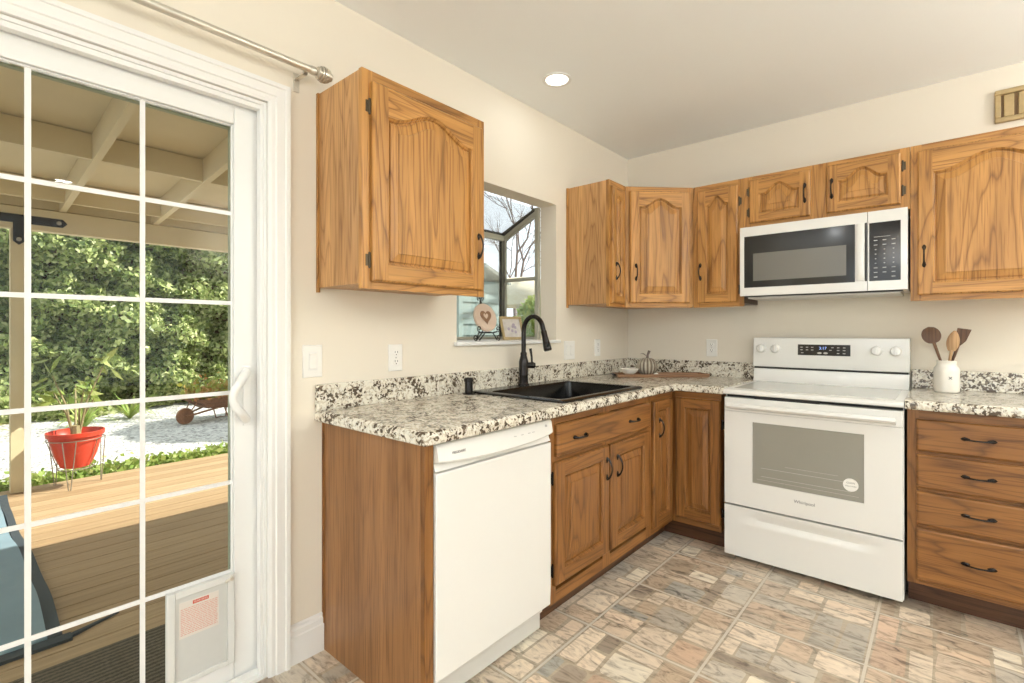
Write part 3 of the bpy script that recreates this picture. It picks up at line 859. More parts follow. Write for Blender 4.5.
# ---------------------------------------------------------------- sink and faucet
t = thing('sink', 'black drop in sink set in the granite counter below the window', 'sink', (0, 0, ZT))
mb = MB()


def rrect(x0, x1, y0, y1, r, z, n=5):
    pts = []
    for cx_, cy_, a0 in ((x1 - r, y1 - r, 0), (x0 + r, y1 - r, PI / 2), (x0 + r, y0 + r, PI), (x1 - r, y0 + r, 1.5 * PI)):
        for i in range(n + 1):
            a_ = a0 + PI / 2 * i / n; pts.append((cx_ + r * math.cos(a_), cy_ + r * math.sin(a_), z))
    return pts


mb.loft([rrect(.052, .606, -1.712, -.972, .025, 0.0005), rrect(.052, .606, -1.712, -.972, .025, .006), rrect(.057, .601, -1.707, -.977, .025, .010),
         rrect(.145, .568, -1.670, -1.012, .035, .010), rrect(.150, .563, -1.665, -1.017, .035, .004), rrect(.160, .555, -1.655, -1.027, .05, -.175), rrect(.20, .51, -1.61, -1.07, .05, -.195)], cap0=False, cap1=True)
obj('basin', mb, 'sink_black', t, smooth=True)
mb = MB(); mb.lathe([(.045, -.1945), (.045, -.192), (.03, -.191), (.028, -.193)], 20, (.35, -1.34, 0)); obj('drain', mb, 'nickel', t, smooth=True)

f = thing('faucet', 'oil rubbed bronze gooseneck faucet with side lever behind the sink', 'faucet', (.085, -1.335, ZT + .0105))
mb = MB(); mb.lathe([(.030, 0), (.030, .006), (.025, .010), (.0235, .045), (.0245, .050), (.0245, .058), (.0235, .062), (.026, .10), (.0255, .125), (.019, .150), (.0165, .158), (.0175, .162), (.0175, .170), (.0145, .176)], 24, cap1=False)
obj('body', mb, 'bronze', f, smooth=True)
pts = [(0, 0, .172), (0, 0, .22), (0, 0, .275)]
for i in range(1, 15):
    a_ = PI * i / 14 * .93; pts.append((.066 - .066 * math.cos(a_), 0, .288 + .078 * math.sin(a_)))
e_ = Vector(pts[-1]); dr = (e_ - Vector(pts[-2])).normalized(); pts.append(tuple(e_ + dr * .02))
mb = MB(); mb.tube(pts, .0125, 14); obj('spout', mb, 'bronze', f, smooth=True)
e_ = Vector(pts[-1]); mb = MB()
mb.tube([e_ - dr * .004, e_, e_ + dr * .03, e_ + dr * .070, e_ + dr * .096, e_ + dr * .102], [.0145, .0155, .0155, .0195, .0215, .018], 16)
sh = obj('spray_head', mb, 'bronze', f, smooth=True)
mb = MB(); q_ = e_ + dr * .07 + Vector((.016, -.008, 0)); mb.box(q_.x - .004, q_.x + .005, q_.y - .012, q_.y + .002, q_.z - .012, q_.z + .012); obj('spray_button', mb, 'black_plastic', sh, bevel=.002)
mb = MB(); mb.tube([(.010, .012, .105), (.036, .038, .105)], [.016, .0175], 16); mb.tube([(.036, .038, .105), (.044, .046, .105)], [.0175, .012], 16)
lv = obj('handle', mb, 'bronze', f, smooth=True)
mb = MB(); mb.tube([(.031, .033, .115), (.028, .034, .15), (.022, .030, .195)], [.0055, .006, .0075], 10); obj('lever', mb, 'bronze', lv, smooth=True)
mb = MB(); mb.lathe([(.030, 0), (.030, .004), (.022, .006), (.0195, .008), (.0195, .060), (.0215, .062), (.0215, .074), (.018, .078), (0, .078)], 24)
o = obj('soap_dispenser_cap', mb, 'bronze', loc=(.088, -1.748, ZT + .0005), smooth=True); tag(o, 'short dark cylinder air gap cap standing at the left of the sink', 'air gap cap')

# ---------------------------------------------------------------- dishwasher
t = thing('dishwasher', 'white built in dishwasher under the counter between end panel and sink cabinet', 'dishwasher', (0, -2.4005, 0), PI / 2)
WD = .598; yf = -.612
obj('body', MB().box(.004, WD - .004, -.58, -.02, .10, .862), 'gap_black', t)
mb = MB(); pr = [(yf + .03, .115), (yf, .125), (yf - .003, .20), (yf - .003, .770), (yf + .03, .772)]
mb.loft([[(x_, a, b) for a, b in pr] for x_ in (.003, WD - .003)]); obj('door', mb, 'appliance_white', t, bevel=.003)
# control console with a lip that bows out in the middle
mb = MB(); rings = []
n = 16
for i in range(n + 1):
    t_ = i / n; x_ = .003 + (WD - .006) * t_; bow = math.sin(PI * t_) ** .6 if 0 < t_ < 1 else 0
    lip = .808 - .017 * bow
    rings.append([(x_, yf + .03, .776), (x_, yf + .002, .776), (x_, yf + .013, lip - .006), (x_, yf - .009 - .008 * bow, lip), (x_, yf - .012 - .008 * bow, lip + .006), (x_, yf - .004, .855), (x_, yf + .002, .861), (x_, yf + .03, .861)])
mb.loft(rings); cp_ = obj('control_console', mb, 'appliance_white', t, smooth=True)
text('lettering', 'FRIGIDAIRE', .0115, (.088, yf - .0135, .828), (math.radians(82), 0, 0), 'logo_grey', cp_, .0003)
for x_ in (.36, .40, .44, .465): obj('button_mark', MB().box(x_, x_ + .012, yf - .0135, yf - .010, .830, .832), 'mark_grey', cp_)
mb = MB(); mb.lathe([(.007, yf - .008), (.007, yf - .006)], 14, (.555, 0, .840), axis='y'); obj('indicator_badge', mb, 'mark_grey', cp_)
mb = MB(); mb.box(.235, .365, yf - .002, yf + .010, .7905, .7935); obj('grip_slot', mb, 'mark_grey', cp_)
mb = MB(); mb.box(.004, WD - .004, -.56, -.545, .012, .100); mb.box(.004, WD - .004, -.572, -.545, .082, .112); obj('toe_panel', mb, 'appliance_grey', t, bevel=.002)
for x_ in (.04, WD - .04):
    for yy in (-.5, -.1): mb = MB(); mb.lathe([(.016, 0), (.016, .012), (.008, .014), (.008, .102)], 12, (x_, yy, 0)); obj('foot', mb, 'gap_black', t)

# ---------------------------------------------------------------- stove
t = thing('stove', 'white freestanding electric stove with glass cooktop and oven door, between counters', 'stove', (XS + .0005, 0, 0), 0)
W = .756 - .001; YF = -.656
mb = MB(); mb.box(0.001, W - .001, -.605, -.03, .03, .872); obj('body', mb, 'gap_black', t)
obj('side_panel', MB().box(0.0, .003, -.618, -.03, .026, .872), 'appliance_white', t); obj('side_panel', MB().box(W - .003, W, -.618, -.03, .026, .872), 'appliance_white', t)
# cooktop with front lip
mb = MB(); pr = [(-.06, .876), (YF + .012, .876), (YF - .004, .880), (YF - .006, .890), (YF - .002, .901), (YF + .010, .9055), (-.06, .9055)]
mb.loft([[(x_, a, b) for a, b in pr] for x_ in (-.0015, W + .0015)]); ct = obj('cooktop', mb, 'appliance_white', t, bevel=.002)
obj('glass_surface', MB().box(.034, W - .030, YF + .052, -.125, .9056, .9075), 'cooktop_glass', ct, bevel=.0015)
# backguard: kick up, black gap, panel
mb = MB(); pr = [(-.112, .9055), (-.118, .9065), (-.110, .93), (-.102, .985), (-.03, .985), (-.03, .9055)]
mb.loft([[(x_, a, b) for a, b in pr] for x_ in (0.002, W - .002)]); obj('backguard_base', mb, 'appliance_white', t, bevel=.002)
obj('backguard_gap', MB().box(.006, W - .006, -.105, -.032, .985, .996), 'gap_black', t)
mb = MB(); pr = [(-.114, .996), (-.116, 1.0), (-.104, 1.168), (-.098, 1.173), (-.028, 1.173), (-.028, .996)]
mb.loft([[(x_, a, b) for a, b in pr] for x_ in (0, W)]); bg_ = obj('control_panel', mb, 'appliance_white', t, bevel=.003)
tilt = math.atan2(.012, .168)


def gy(z): return -.116 + .012 * (z - 1.0) / .168


mb = MB(); pr = [(gy(1.072) - .0012, 1.072), (gy(1.134) - .0012, 1.134), (gy(1.134) + .003, 1.134), (gy(1.072) + .003, 1.072)]
mb.loft([[(x_, a, b) for a, b in pr] for x_ in (.243, .499)]); ds = obj('display', mb, 'black_plastic', bg_)
rg = random.Random(5); mb = MB()
for (zz, xs) in ((1.118, (.262, .290, .316, .415, .442, .470)), (1.103, (.262, .290, .316, .442, .470, .405)), (1.086, (.266, .442, .470))):
    for x_ in xs: mb.box(x_ - .006, x_ + .006, gy(zz) - .002, gy(zz) - .001, zz - .002, zz + .002)
obj('button_marks', mb, 'mark_grey', ds)
for x_ in (.352, .382): mb = MB(); mb.lathe([(.009, gy(1.086) - .002), (.009, gy(1.086) - .001)], 16, (x_, 0, 1.086), axis='y', sq=(1.25, .6)); obj('button', mb, 'mark_grey', ds)
text('clock_digits', '3:17', .022, (.368, gy(1.113) - .0018, 1.113), (PI / 2 - tilt, 0, 0), 'display_blue', ds, .0003)
for x_ in (.046, .124, .615, .698):
    kb = MB(); kb.lathe([(.0265, 0), (.0265, -.004), (.024, -.006), (.021, -.018), (.019, -.020), (0, -.020)], 28, axis='y')
    kb.box(-.0045, .0045, -.030, -.014, -.020, .020)
    ko = obj('knob', kb, 'appliance_white', bg_, (x_, gy(1.105), 1.105), (-tilt, 0, 0), bevel=.001)
    mk = MB()
    for k_ in range(9):
        a_ = -2.2 + k_ * .55; mk.box(.031 * math.sin(a_) - .001, .031 * math.sin(a_) + .001, -.0008, 0.0002, .031 * math.cos(a_) - .001, .031 * math.cos(a_) + .001)
    obj('dial_marks', mk, 'mark_grey', ko)
# oven door
zb0, zb1 = .302, .862
mb = MB(); yd = YF + .004; wx0, wx1, wz0, wz1 = .142, .614, .430, .742
for q in ((.003, wx0, zb0, .789), (wx1, W - .003, zb0, .789), (wx0, wx1, zb0, wz0), (wx0, wx1, wz1, .789)): mb.box(q[0], q[1], yd, -.606, q[2], q[3])
mb.box(wx0, wx1, yd + .012, -.606, wz0, wz1)
od = obj('oven_door', mb, 'appliance_white', t)
mb = MB(); mb.box(.003, W - .003, yd - .003, -.606, .790, zb1); obj('door_top_band', mb, 'appliance_white', od, bevel=.003)
ow = obj('oven_window', MB().box(wx0 + .001, wx1 - .001, yd + .002, yd + .0115, wz0 + .001, wz1 - .001), 'oven_glass', od)
mb = MB()
mb.box(wx0 + .04, wx1 - .05, yd + .0012, yd + .0021, .470, .4715); mb.box(wx0 + .04, wx1 - .02, yd + .0012, yd + .0021, .512, .5135); mb.box(wx0 + .15, wx1 - .10, yd + .0012, yd + .0021, .535, .536)
mb.box(wx0 + .02, wx1 - .02, yd + .0012, yd + .0021, .452, .453)
obj('rack_wires', mb, 'rack_line', ow)
mb = MB(); mb.lathe([(.030, yd + .0008), (.030, yd + .0018)], 28, (.563, 0, .503), axis='y'); sk = obj('round_sticker', mb, 'plate_white', ow)
text('sticker_text', 'CLEAN', .0105, (.563, yd + .0005, .512), (PI / 2, 0, 0), 'logo_grey', sk, .0001); text('sticker_text', 'STEAM OVEN', .0075, (.563, yd + .0005, .497), (PI / 2, 0, 0), 'logo_grey', sk, .0001)
mb = MB(); mb.lathe([(.027, yd + .0004), (.027, yd + .0008)], 28, (.563, 0, .503), axis='y', cap0=False, cap1=False); obj('sticker_ring', mb, 'logo_grey', sk)
# handle: long flat bar
mb = MB(); pr = [(yd - .003, .800), (yd - .020, .806), (yd - .040, .812), (yd - .046, .820), (yd - .044, .832), (yd - .034, .837), (yd - .030, .826), (yd - .012, .818), (yd - .003, .818)]
mb.loft([[(x_, a, b) for a, b in pr] for x_ in (.020, W - .026)]); obj('handle', mb, 'appliance_white', od, bevel=.002)
text('lettering', 'Whirlpool', .0215, (.376, yd - .0008, .377), (PI / 2, 0, 0), 'logo_grey', od, .0003)
obj('vent_slot', MB().box(.15, .44, YF + .004, YF + .008, .8615, .8755), 'gap_black', t)
# storage drawer with scooped grip
mb = MB(); nx, nz = 40, 14; vs_, fs = [], []
for j in range(nz + 1):
    for i in range(nx + 1):
        u, v = i / nx, j / nz; x_ = .003 + (W - .006) * u; z_ = .032 + (.292 - .032) * v
        du = max(0, 1 - ((u - .5) / .42) ** 4); dv = math.exp(-((z_ - .243) / .016) ** 2)
        vs_.append((x_, yd + .016 * du * dv - .003 * du * math.exp(-((z_ - .215) / .02) ** 2), z_))
fs = [(j * (nx + 1) + i, j * (nx + 1) + i + 1, (j + 1) * (nx + 1) + i + 1, (j + 1) * (nx + 1) + i) for j in range(nz) for i in range(nx)]
mb.add(vs_, fs)
bd = [i for i in range(nx + 1)] + [(j) * (nx + 1) + nx for j in range(1, nz + 1)] + [nz * (nx + 1) + i for i in range(nx - 1, -1, -1)] + [j * (nx + 1) for j in range(nz - 1, 0, -1)]
mb.loft([[vs_[i] for i in bd], [(vs_[i][0], -.606, vs_[i][2]) for i in bd]], 0, False, True)
obj('storage_drawer', mb, 'appliance_white', t, smooth=True)
for x_ in (.05, W - .05):
    for yy in (-.57, -.08): mb = MB(); mb.lathe([(.02, 0), (.02, .014), (.01, .016), (.01, .034)], 14, (x_, yy, 0)); obj('foot', mb, 'gap_black', t)

# ---------------------------------------------------------------- microwave
t = thing('microwave', 'white over the range microwave with black window and keypad, above the stove', 'microwave', (XS + .002, 0, 1.412), 0)
W = .756; D = -.379; HM = .391
obj('body', MB().box(.002, W - .003, D + .03, -.004, .004, HM - .002), 'appliance_white', t)
mb = MB(); fx0, fx1, fz0, fz1 = .022, .548, .046, .338
xs_ = .600
for q in ((0, fx0, 0, HM), (fx1, xs_ - .0015, 0, HM), (fx0, fx1, 0, fz0), (fx0, fx1, fz1, HM)): mb.box(q[0], q[1], D, D + .030, q[2], q[3])
mb.box(fx0, fx1, D + .010, D + .03, fz0, fz1)
md = obj('door', mb, 'appliance_white', t)
obj('window_glass', MB().box(fx0 + .0005, fx1 - .0005, D + .002, D + .0098, fz0 + .0005, fz1 - .0005), 'black_plastic', md)
obj('window_screen', MB().box(.070, .511, D + .0012, D + .002, .083, .238), 'microwave_screen', md)
mb = MB(); pts = []
rings = []
for i in range(13):
    v = i / 12; z_ = .050 + .285 * v; b = math.sin(PI * v) ** .5 if 0 < v < 1 else 0
    rings.append([(.556, D - .0005, z_), (.558, D - .010 - .016 * b, z_), (.580, D - .014 - .016 * b, z_), (.588, D - .010 - .016 * b, z_), (.588, D - .002 - .012 * b, z_), (.570, D - .0005 - .004 * b, z_)])
mb.loft(rings); obj('handle', mb, 'appliance_white', md, smooth=True)
obj('handle_recess', MB().box(.589, .5975, D - .0008, D + .001, .048, .338), 'gap_black', md)
mb = MB(); cx0, cx1, cz0, cz1 = .606, .730, .046, .334
for q in ((xs_ + .0015, cx0, 0, HM), (cx1, W, 0, HM), (cx0, cx1, 0, cz0), (cx0, cx1, cz1, HM)): mb.box(q[0], q[1], D, D + .030, q[2], q[3])
mb.box(cx0, cx1, D + .006, D + .03, cz0, cz1)
cf = obj('control_frame', mb, 'appliance_white', t)
kp = obj('keypad', MB().box(cx0 + .0005, cx1 - .0005, D + .0015, D + .0058, cz0 + .0005, cz1 - .0005), 'black_plastic', cf)
mb = MB()
for r_ in range(9):
    zz = .246 - r_ * .0225
    for c_, x_ in enumerate((.632, .667, .702)):
        if r_ == 8 and c_ == 1: continue
        ww = .003 if 2 <= r_ <= 5 else .0075
        mb.box(x_ - ww, x_ + ww, D + .0009, D + .0015, zz - .002, zz + .002)
mb.box(.625, .690, D + .0009, D + .0015, .262, .264)
obj('key_marks', mb, 'mark_grey', kp)
mb = MB(); mb.box(.03, W - .03, D + .05, -.03, -.014, .004); mb.box(.10, .30, D + .04, D + .06, -.010, .004); obj('underside_vent', mb, 'appliance_grey', t)
obj('vent_shadow_gap', MB().box(.02, W - .02, D + .025, D + .05, -.006, .0035), 'gap_black', t)

# ================================================================ SMALL THINGS
def outlet(loc, rz, label, kind='duplex', wd=.071, hd=.115):
    t = thing({'duplex': 'wall_outlet', 'rocker': 'light_switch', 'double': 'switch_plate'}[kind], label, {'duplex': 'outlet'}.get(kind, 'light switch'), loc, rz)
    mb = MB(); o = [(-wd / 2, -hd / 2), (wd / 2, -hd / 2), (wd / 2, hd / 2), (-wd / 2, hd / 2)]
    mb.loft([[(a, -.0005, b) for a, b in o], [(a, -.003, b) for a, b in o], [(a * .93, -.006, b * .95) for a, b in o]])
    obj('plate', mb, 'plate_white', t)
    if kind == 'duplex':
        for s_ in (-1, 1):
            q = MB(); q.lathe([(.0165, -.006), (.0165, -.0075), (.015, -.0085)], 20, (0, 0, s_ * .0195), axis='y', sq=(1, .85)); r = obj('receptacle', q, 'plate_white', t, smooth=True)
            q = MB()
            for x_ in (-.0062, .0062): q.box(x_ - .0011, x_ + .0011, -.0089, -.0084, s_ * .0195 + .001, s_ * .0195 + .009)
            q.lathe([(.0024, -.0089), (.0024, -.0084)], 8, (0, 0, s_ * .0195 - .006), axis='y'); obj('slots', q, 'gap_black', r)
        q = MB(); q.lathe([(.003, -.0072), (.003, -.006)], 10, axis='y'); obj('screw', q, 'mark_grey', t)
    else:
        xs = (0,) if kind == 'rocker' else (-.023, .023)
        for x_ in xs:
            q = MB(); q.box(x_ - .0175, x_ + .0175, -.0068, -.0058, -.034, .034); obj('rocker_frame', q, 'trim_white', t, bevel=.0008)
            q = MB(); pr = [(-.0065, -.030), (-.0085, -.028), (-.0075, 0), (-.0105, .028), (-.0065, .030)]
            q.loft([[(x_ + u, a, b) for a, b in pr] for u in (-.0135, .0135)]); obj('rocker', q, 'plate_white', t, bevel=.0006)
    return t


outlet((0, -2.480, 1.099), PI / 2, 'white rocker light switch on the wall beside the patio door', 'rocker', .076, .122)
outlet((0, -2.105, 1.097), PI / 2, 'white double outlet on wall under the left wall cabinet', 'duplex')
outlet((0, -.779, 1.090), PI / 2, 'white double switch plate on the wall just right of the sink window', 'double', .118, .118)
outlet((0, -.441, 1.098), PI / 2, 'white outlet on the side wall nearest the corner', 'duplex')
outlet((.621, 0, 1.099), 0, 'white outlet on the back wall left of the stove', 'duplex')

# wooden vent plate high on the back wall
t = thing('wall_register', 'small tan wooden register grille high on back wall at right edge', 'vent', (1.984, 0, 2.305))
mb = MB(); wv, hv = .20, .158
mb.box(0, wv, -.020, -.001, -hv / 2, -hv / 2 + .024); mb.box(0, wv, -.020, -.001, hv / 2 - .024, hv / 2); mb.box(0, .022, -.020, -.001, -hv / 2 + .024, hv / 2 - .024); mb.box(wv - .022, wv, -.020, -.001, -hv / 2 + .024, hv / 2 - .024)
obj('frame', mb, 'vent_wood', t, bevel=.004); obj('back_plate', MB().box(.022, wv - .022, -.006, -.001, -hv / 2 + .024, hv / 2 - .024), 'vent_dark', t)
for k_ in range(3): obj('slat', MB().box(.032 + k_ * .050, .068 + k_ * .050, -.013, -.006, -hv / 2 + .026, hv / 2 - .026), 'vent_wood', t, bevel=.003)

# recessed ceiling light over the sink, with unseen ones added to light the room
def make_can(loc, label, e):
    t = thing('recessed_light', label, 'ceiling light', loc, 0, 'recessed ceiling lights')
    mb = MB(); mb.lathe([(.055, .0), (.058, -.004), (.074, -.005), (.076, -.001), (.076, -.0005)], 36, cap0=False, cap1=False); obj('trim_ring', mb, 'trim_white', t, smooth=True)
    mb = MB(); mb.lathe([(.056, -.002), (.056, -.0008)], 36); obj('lens', mb, 'lamp_glow', t)
    return t


can = [(.298, -1.325, 'round recessed ceiling light above the sink', 1), (2.45, -1.55, 'added recessed ceiling light above the stove side', 1),
       (2.6, -3.9, 'added recessed ceiling light in the room centre', 1), (3.75, -2.7, 'added recessed ceiling light near the right wall', 1), (.75, -4.9, 'added recessed ceiling light near the rear', 1)]
for i, (x_, y_, lb, e_) in enumerate(can):
    t = make_can((x_, y_, H - .0005), lb, e_)
    area('can_light', (0, 0, -.012), (0, 0, 0), .11, .11, 0.8 if i == 0 else 6, (.95, .99, 1.0), 'DISK', t)

# unseen torchiere floor lamps, added to throw light at the ceiling
for (x_, y_, e_, lb) in ((3.95, -1.0, 86, 'added black torchiere floor lamp in the corner right of the cabinets'), (3.7, -5.3, 78, 'added black torchiere floor lamp standing behind the viewer'), (.55, -5.6, 20, 'added black torchiere floor lamp beyond the patio door')):
    t = thing('added_floor_lamp', lb, 'added floor lamp', (x_, y_, 0))
    mb = MB(); mb.lathe([(.14, 0), (.14, .015), (.02, .03)], 28); obj('base', mb, 'iron_black', t, smooth=True)
    obj('pole', MB().tube([(0, 0, .03), (0, 0, 1.70)], .012, 10), 'iron_black', t, smooth=True)
    mb = MB(); mb.lathe([(.03, 1.69), (.09, 1.72), (.16, 1.80), (.155, 1.80), (.085, 1.73), (0, 1.71)], 28, cap0=False, cap1=False); obj('shade', mb, 'plate_white', t, smooth=True)
    area('added_uplight', (0, 0, 1.81), (PI, 0, 0), .24, .24, e_, (.95, 1.0, 1.04), 'DISK', t)

# ceiling fan with light bowl behind the camera (seen mirrored in the microwave keypad)
t = thing('ceiling_fan', 'ceiling fan with warm glass light bowl hanging behind the viewer', 'ceiling fan', (1.40, -4.35, H - .001))
mb = MB(); mb.lathe([(.07, 0), (.07, -.02), (.03, -.05), (.014, -.055), (.014, -.10), (.05, -.11), (.10, -.13), (.11, -.19), (.06, -.21)], 28); obj('motor', mb, 'bronze', t, smooth=True)
for k_ in range(5):
    mb = MB(); mb.loft([[(.10, -.03, -.172), (.10, .03, -.168), (.10, .03, -.162), (.10, -.03, -.166)], [(.20, -.06, -.176), (.20, .06, -.168), (.20, .06, -.162), (.20, -.06, -.170)], [(.58, -.07, -.178), (.58, .07, -.168), (.58, .07, -.162), (.58, -.07, -.172)]])
    obj('blade', mb, 'fan_blade', t, rot=(0, 0, k_ * 2 * PI / 5 + .4))
mb = MB(); mb.lathe([(.10, -.21), (.115, -.235), (.10, -.275), (.06, -.305), (0, -.315)], 28); obj('light_bowl', mb, 'lamp_glow', t, smooth=True)
pl = bpy.data.lights.new('bowl_light', 'POINT'); pl.energy = 5; pl.color = (1, .98, .95); pl.shadow_soft_size = .12
po = bpy.data.objects.new('bowl_light', pl); C.objects.link(po); po.parent = t; po.location = (0, 0, -.42)

# utensil crock
t = thing('utensil_crock', 'white ceramic crock with small x mark on right counter', 'crock', (1.806, -.155, ZT + .0005))
mb = MB(); mb.lathe([(.043, 0), (.048, .004), (.050, .02), (.050, .104), (.048, .118), (.039, .131), (.037, .136), (.037, .149), (.039, .153), (.036, .155), (.033, .151), (.033, .134), (.044, .11), (.045, .02), (0, .012)], 36, cap1=False)
obj('jar', mb, 'ceramic_white', t, smooth=True)
mb = MB(); a_ = math.radians(-74)
for s_ in (-1, 1): mb.tube([(.0505 * math.cos(a_ + s_ * -.12), .0505 * math.sin(a_ + s_ * -.12), .066), (.0512 * math.cos(a_), .0512 * math.sin(a_), .072), (.0505 * math.cos(a_ + s_ * .12), .0505 * math.sin(a_ + s_ * .12), .078)], .0015, 6)
obj('x_mark', mb, 'gap_black', t)


def utensil(name, label, base, top, head, mat):
    b, e = Vector(base), Vector(top); d = (e - b).normalized()
    t = thing(name, label, 'kitchen utensil', (0, 0, 0)); t.location = b
    mb = MB(); mb.tube([(0, 0, 0), (e - b) * .5, e - b], [.0055, .0055, .007], 10); obj('handle', mb, mat, t, smooth=True)
    # head in local frame: long axis d, flat normal facing the room
    nrm = Vector((.18, -1, .1)); nrm = (nrm - d * nrm.dot(d)).normalized(); sd = d.cross(nrm)
    mb = MB(); rings = []
    L0 = e - b
    if head == 'spoon':
        n = 14
        for k_ in range(n + 1):
            s_ = k_ / n; wd = .037 * math.sqrt(max(0.0, 1 - (2 * s_ - 1) ** 2)) + .0015; ln = .086
            c = L0 + d * (s_ * ln - .006) - nrm * (.009 * math.sin(PI * s_)); ring = []
            for a in [2 * PI * q / 12 for q in range(12)]:
                u = math.cos(a); v = math.sin(a) * .004
                ring.append(tuple(c + sd * (u * wd) + nrm * (v + .010 * (u * u) * math.sin(PI * s_))))
            rings.append(ring)
    elif head == 'spatula':
        for s_, wd in ((0, .007), (.15, .014), (.35, .022), (1, .026)):
            c = L0 + d * (s_ * .085 - .004); sk = .003 if s_ == 1 else 0
            rings.append([tuple(c + sd * (u * wd) + nrm * v + d * (sk * u)) for u, v in ((-1, -.002), (1, -.002), (1, .002), (-1, .002))])
    else:
        n = 12
        for k_ in range(n + 1):
            s_ = k_ / n; wd = .024 * math.sin(PI * min(1, .12 + s_ * .86)) ** .7 + .001
            c = L0 + d * (s_ * .100 - .004)
            rings.append([tuple(c + sd * (math.cos(a) * wd) + nrm * (math.sin(a) * .004)) for a in [2 * PI * q / 10 for q in range(10)]])
    mb.loft(rings); obj('head', mb, mat, t, smooth=True)
    return t


utensil('wooden_spoon', 'dark wooden spoon with round bowl leaning left in the crock', (1.820, -.150, .935), (1.758, -.150, 1.155), 'spoon', 'spoon_dark')
utensil('wooden_spatula', 'dark wooden square tipped spatula leaning right at back of crock', (1.790, -.140, .935), (1.850, -.125, 1.145), 'spatula', 'spoon_dark')
utensil('wooden_paddle', 'pale wooden oval paddle standing in front of dark spatula in crock', (1.800, -.168, .935), (1.824, -.166, 1.118), 'paddle', 'spoon_light')

# tray with bowl, pumpkin and pebble in the corner
t = thing('wooden_tray', 'long low brown wooden tray lying on the corner counter', 'tray', (.385, -.29, ZT + .0005), math.radians(43))
mb = MB(); o4 = lambda s_, z: [(-.30 * s_, -.075 * s_, z), (.30 * s_, -.075 * s_, z), (.30 * s_, .075 * s_, z), (-.30 * s_, .075 * s_, z)]
mb.loft([[(p[0], p[1], 0) for p in o4(.96, 0)], o4(1, .006), o4(1, .022), o4(.965, .022), o4(.95, .010)], cap0=True, cap1=True)
obj('board', mb, 'tray_wood', t, bevel=.002)
for s_ in (-1, 1): obj('grip', MB().box(.2985 if s_ > 0 else -.312, .312 if s_ > 0 else -.2985, -.03, .03, .008, .020), 'iron_black', t, bevel=.001)
ca, sa = math.cos(math.radians(43)), math.sin(math.radians(43))


def on_tray(u, v): return (.385 + u * ca - v * sa, -.29 + u * sa + v * ca, ZT + .0112)


mb = MB(); mb.lathe([(.026, 0), (.027, .008), (.038, .013), (.054, .032), (.059, .044), (.055, .044), (.046, .026), (.026, .015), (0, .014)], 32, cap1=False)
tag(obj('bowl', mb, 'ceramic_white', loc=on_tray(-.205, -.010), smooth=True), 'small white footed bowl on left end of the wooden tray', 'bowl')
t = thing('wooden_pumpkin', 'striped grey brown wooden pumpkin with stem standing on the tray', 'pumpkin ornament', on_tray(-.085, .0))
t.scale = (1.33, 1.33, 1.25)
mb = MB(); rings = []; nn = 64
for k_ in range(13):
    ph = PI * k_ / 12; rings.append([((.006 + .045 * math.sin(ph) ** .8 * (1 - .09 * abs(math.cos(8 * a)) ** 6)) * math.cos(a), (.006 + .045 * math.sin(ph) ** .8 * (1 - .09 * abs(math.cos(8 * a)) ** 6)) * math.sin(a), .045 - .045 * math.cos(ph)) for a in [2 * PI * j / nn for j in range(nn)]])
mb.loft(rings)
cnt = 0
for r_ in range(12):
    for j in range(nn):
        if (j // 2) % 2: mb.m[r_ * nn + j] = 1
obj('body', mb, ['pumpkin_dark', 'pumpkin_light'], t, smooth=True)
mb = MB(); mb.tube([(0, 0, .084), (.003, 0, .105), (.010, .004, .128)], [.008, .006, .007], 8); obj('stem', mb, 'bark', t, smooth=True)
mb = MB(); rings = []
for s_, wd in ((0, .001), (.3, .009), (.6, .012), (.85, .008), (1, .001)): rings.append([(-.004 - .032 * s_, -wd, .098 + .014 * math.sin(s_ * 2.4)), (-.004 - .032 * s_, wd, .098 + .014 * math.sin(s_ * 2.4)), (-.004 - .032 * s_, 0, .100 + .014 * math.sin(s_ * 2.4))])
mb.loft(rings); obj('leaf', mb, 'bark', t)
mb = MB(); mb.lathe([(0, 0), (.010, .002), (.015, .009), (.012, .017), (0, .021)], 20, cap0=False, cap1=False)
tag(obj('pebble', mb, 'ceramic_white', loc=on_tray(-.045, -.058), smooth=True), 'small round white pebble on the tray in front of the pumpkin', 'ornament')

# ================================================================ GARDEN WINDOW
gw = bpy.data.objects.new('window_1', None); C.objects.link(gw); gw['kind'] = 'structure'; gw.location = (0, GY0, GZ0)
GW = GY1 - GY0; GH = GZ1 - GZ0; XB = -.43
mb = MB(); mb.box(XB, .0, .0, GW, .0, .012); mb.box(0, .024, -.018, GW + .018, -.006, .012)
obj('sill', mb, 'trim_white', gw, bevel=.002)
fz = 1.842 - GZ0; th = .030   # front height


def slope_box(m_, y0_, y1_, xa, za, xb, zb, hgt):
    m_.add([(xa, y0_, za), (xa, y1_, za), (xa, y1_, za - hgt), (xa, y0_, za - hgt), (xb, y0_, zb), (xb, y1_, zb), (xb, y1_, zb - hgt), (xb, y0_, zb - hgt)],
           [(0, 1, 2, 3), (7, 6, 5, 4), (0, 4, 5, 1), (1, 5, 6, 2), (2, 6, 7, 3), (3, 7, 4, 0)])


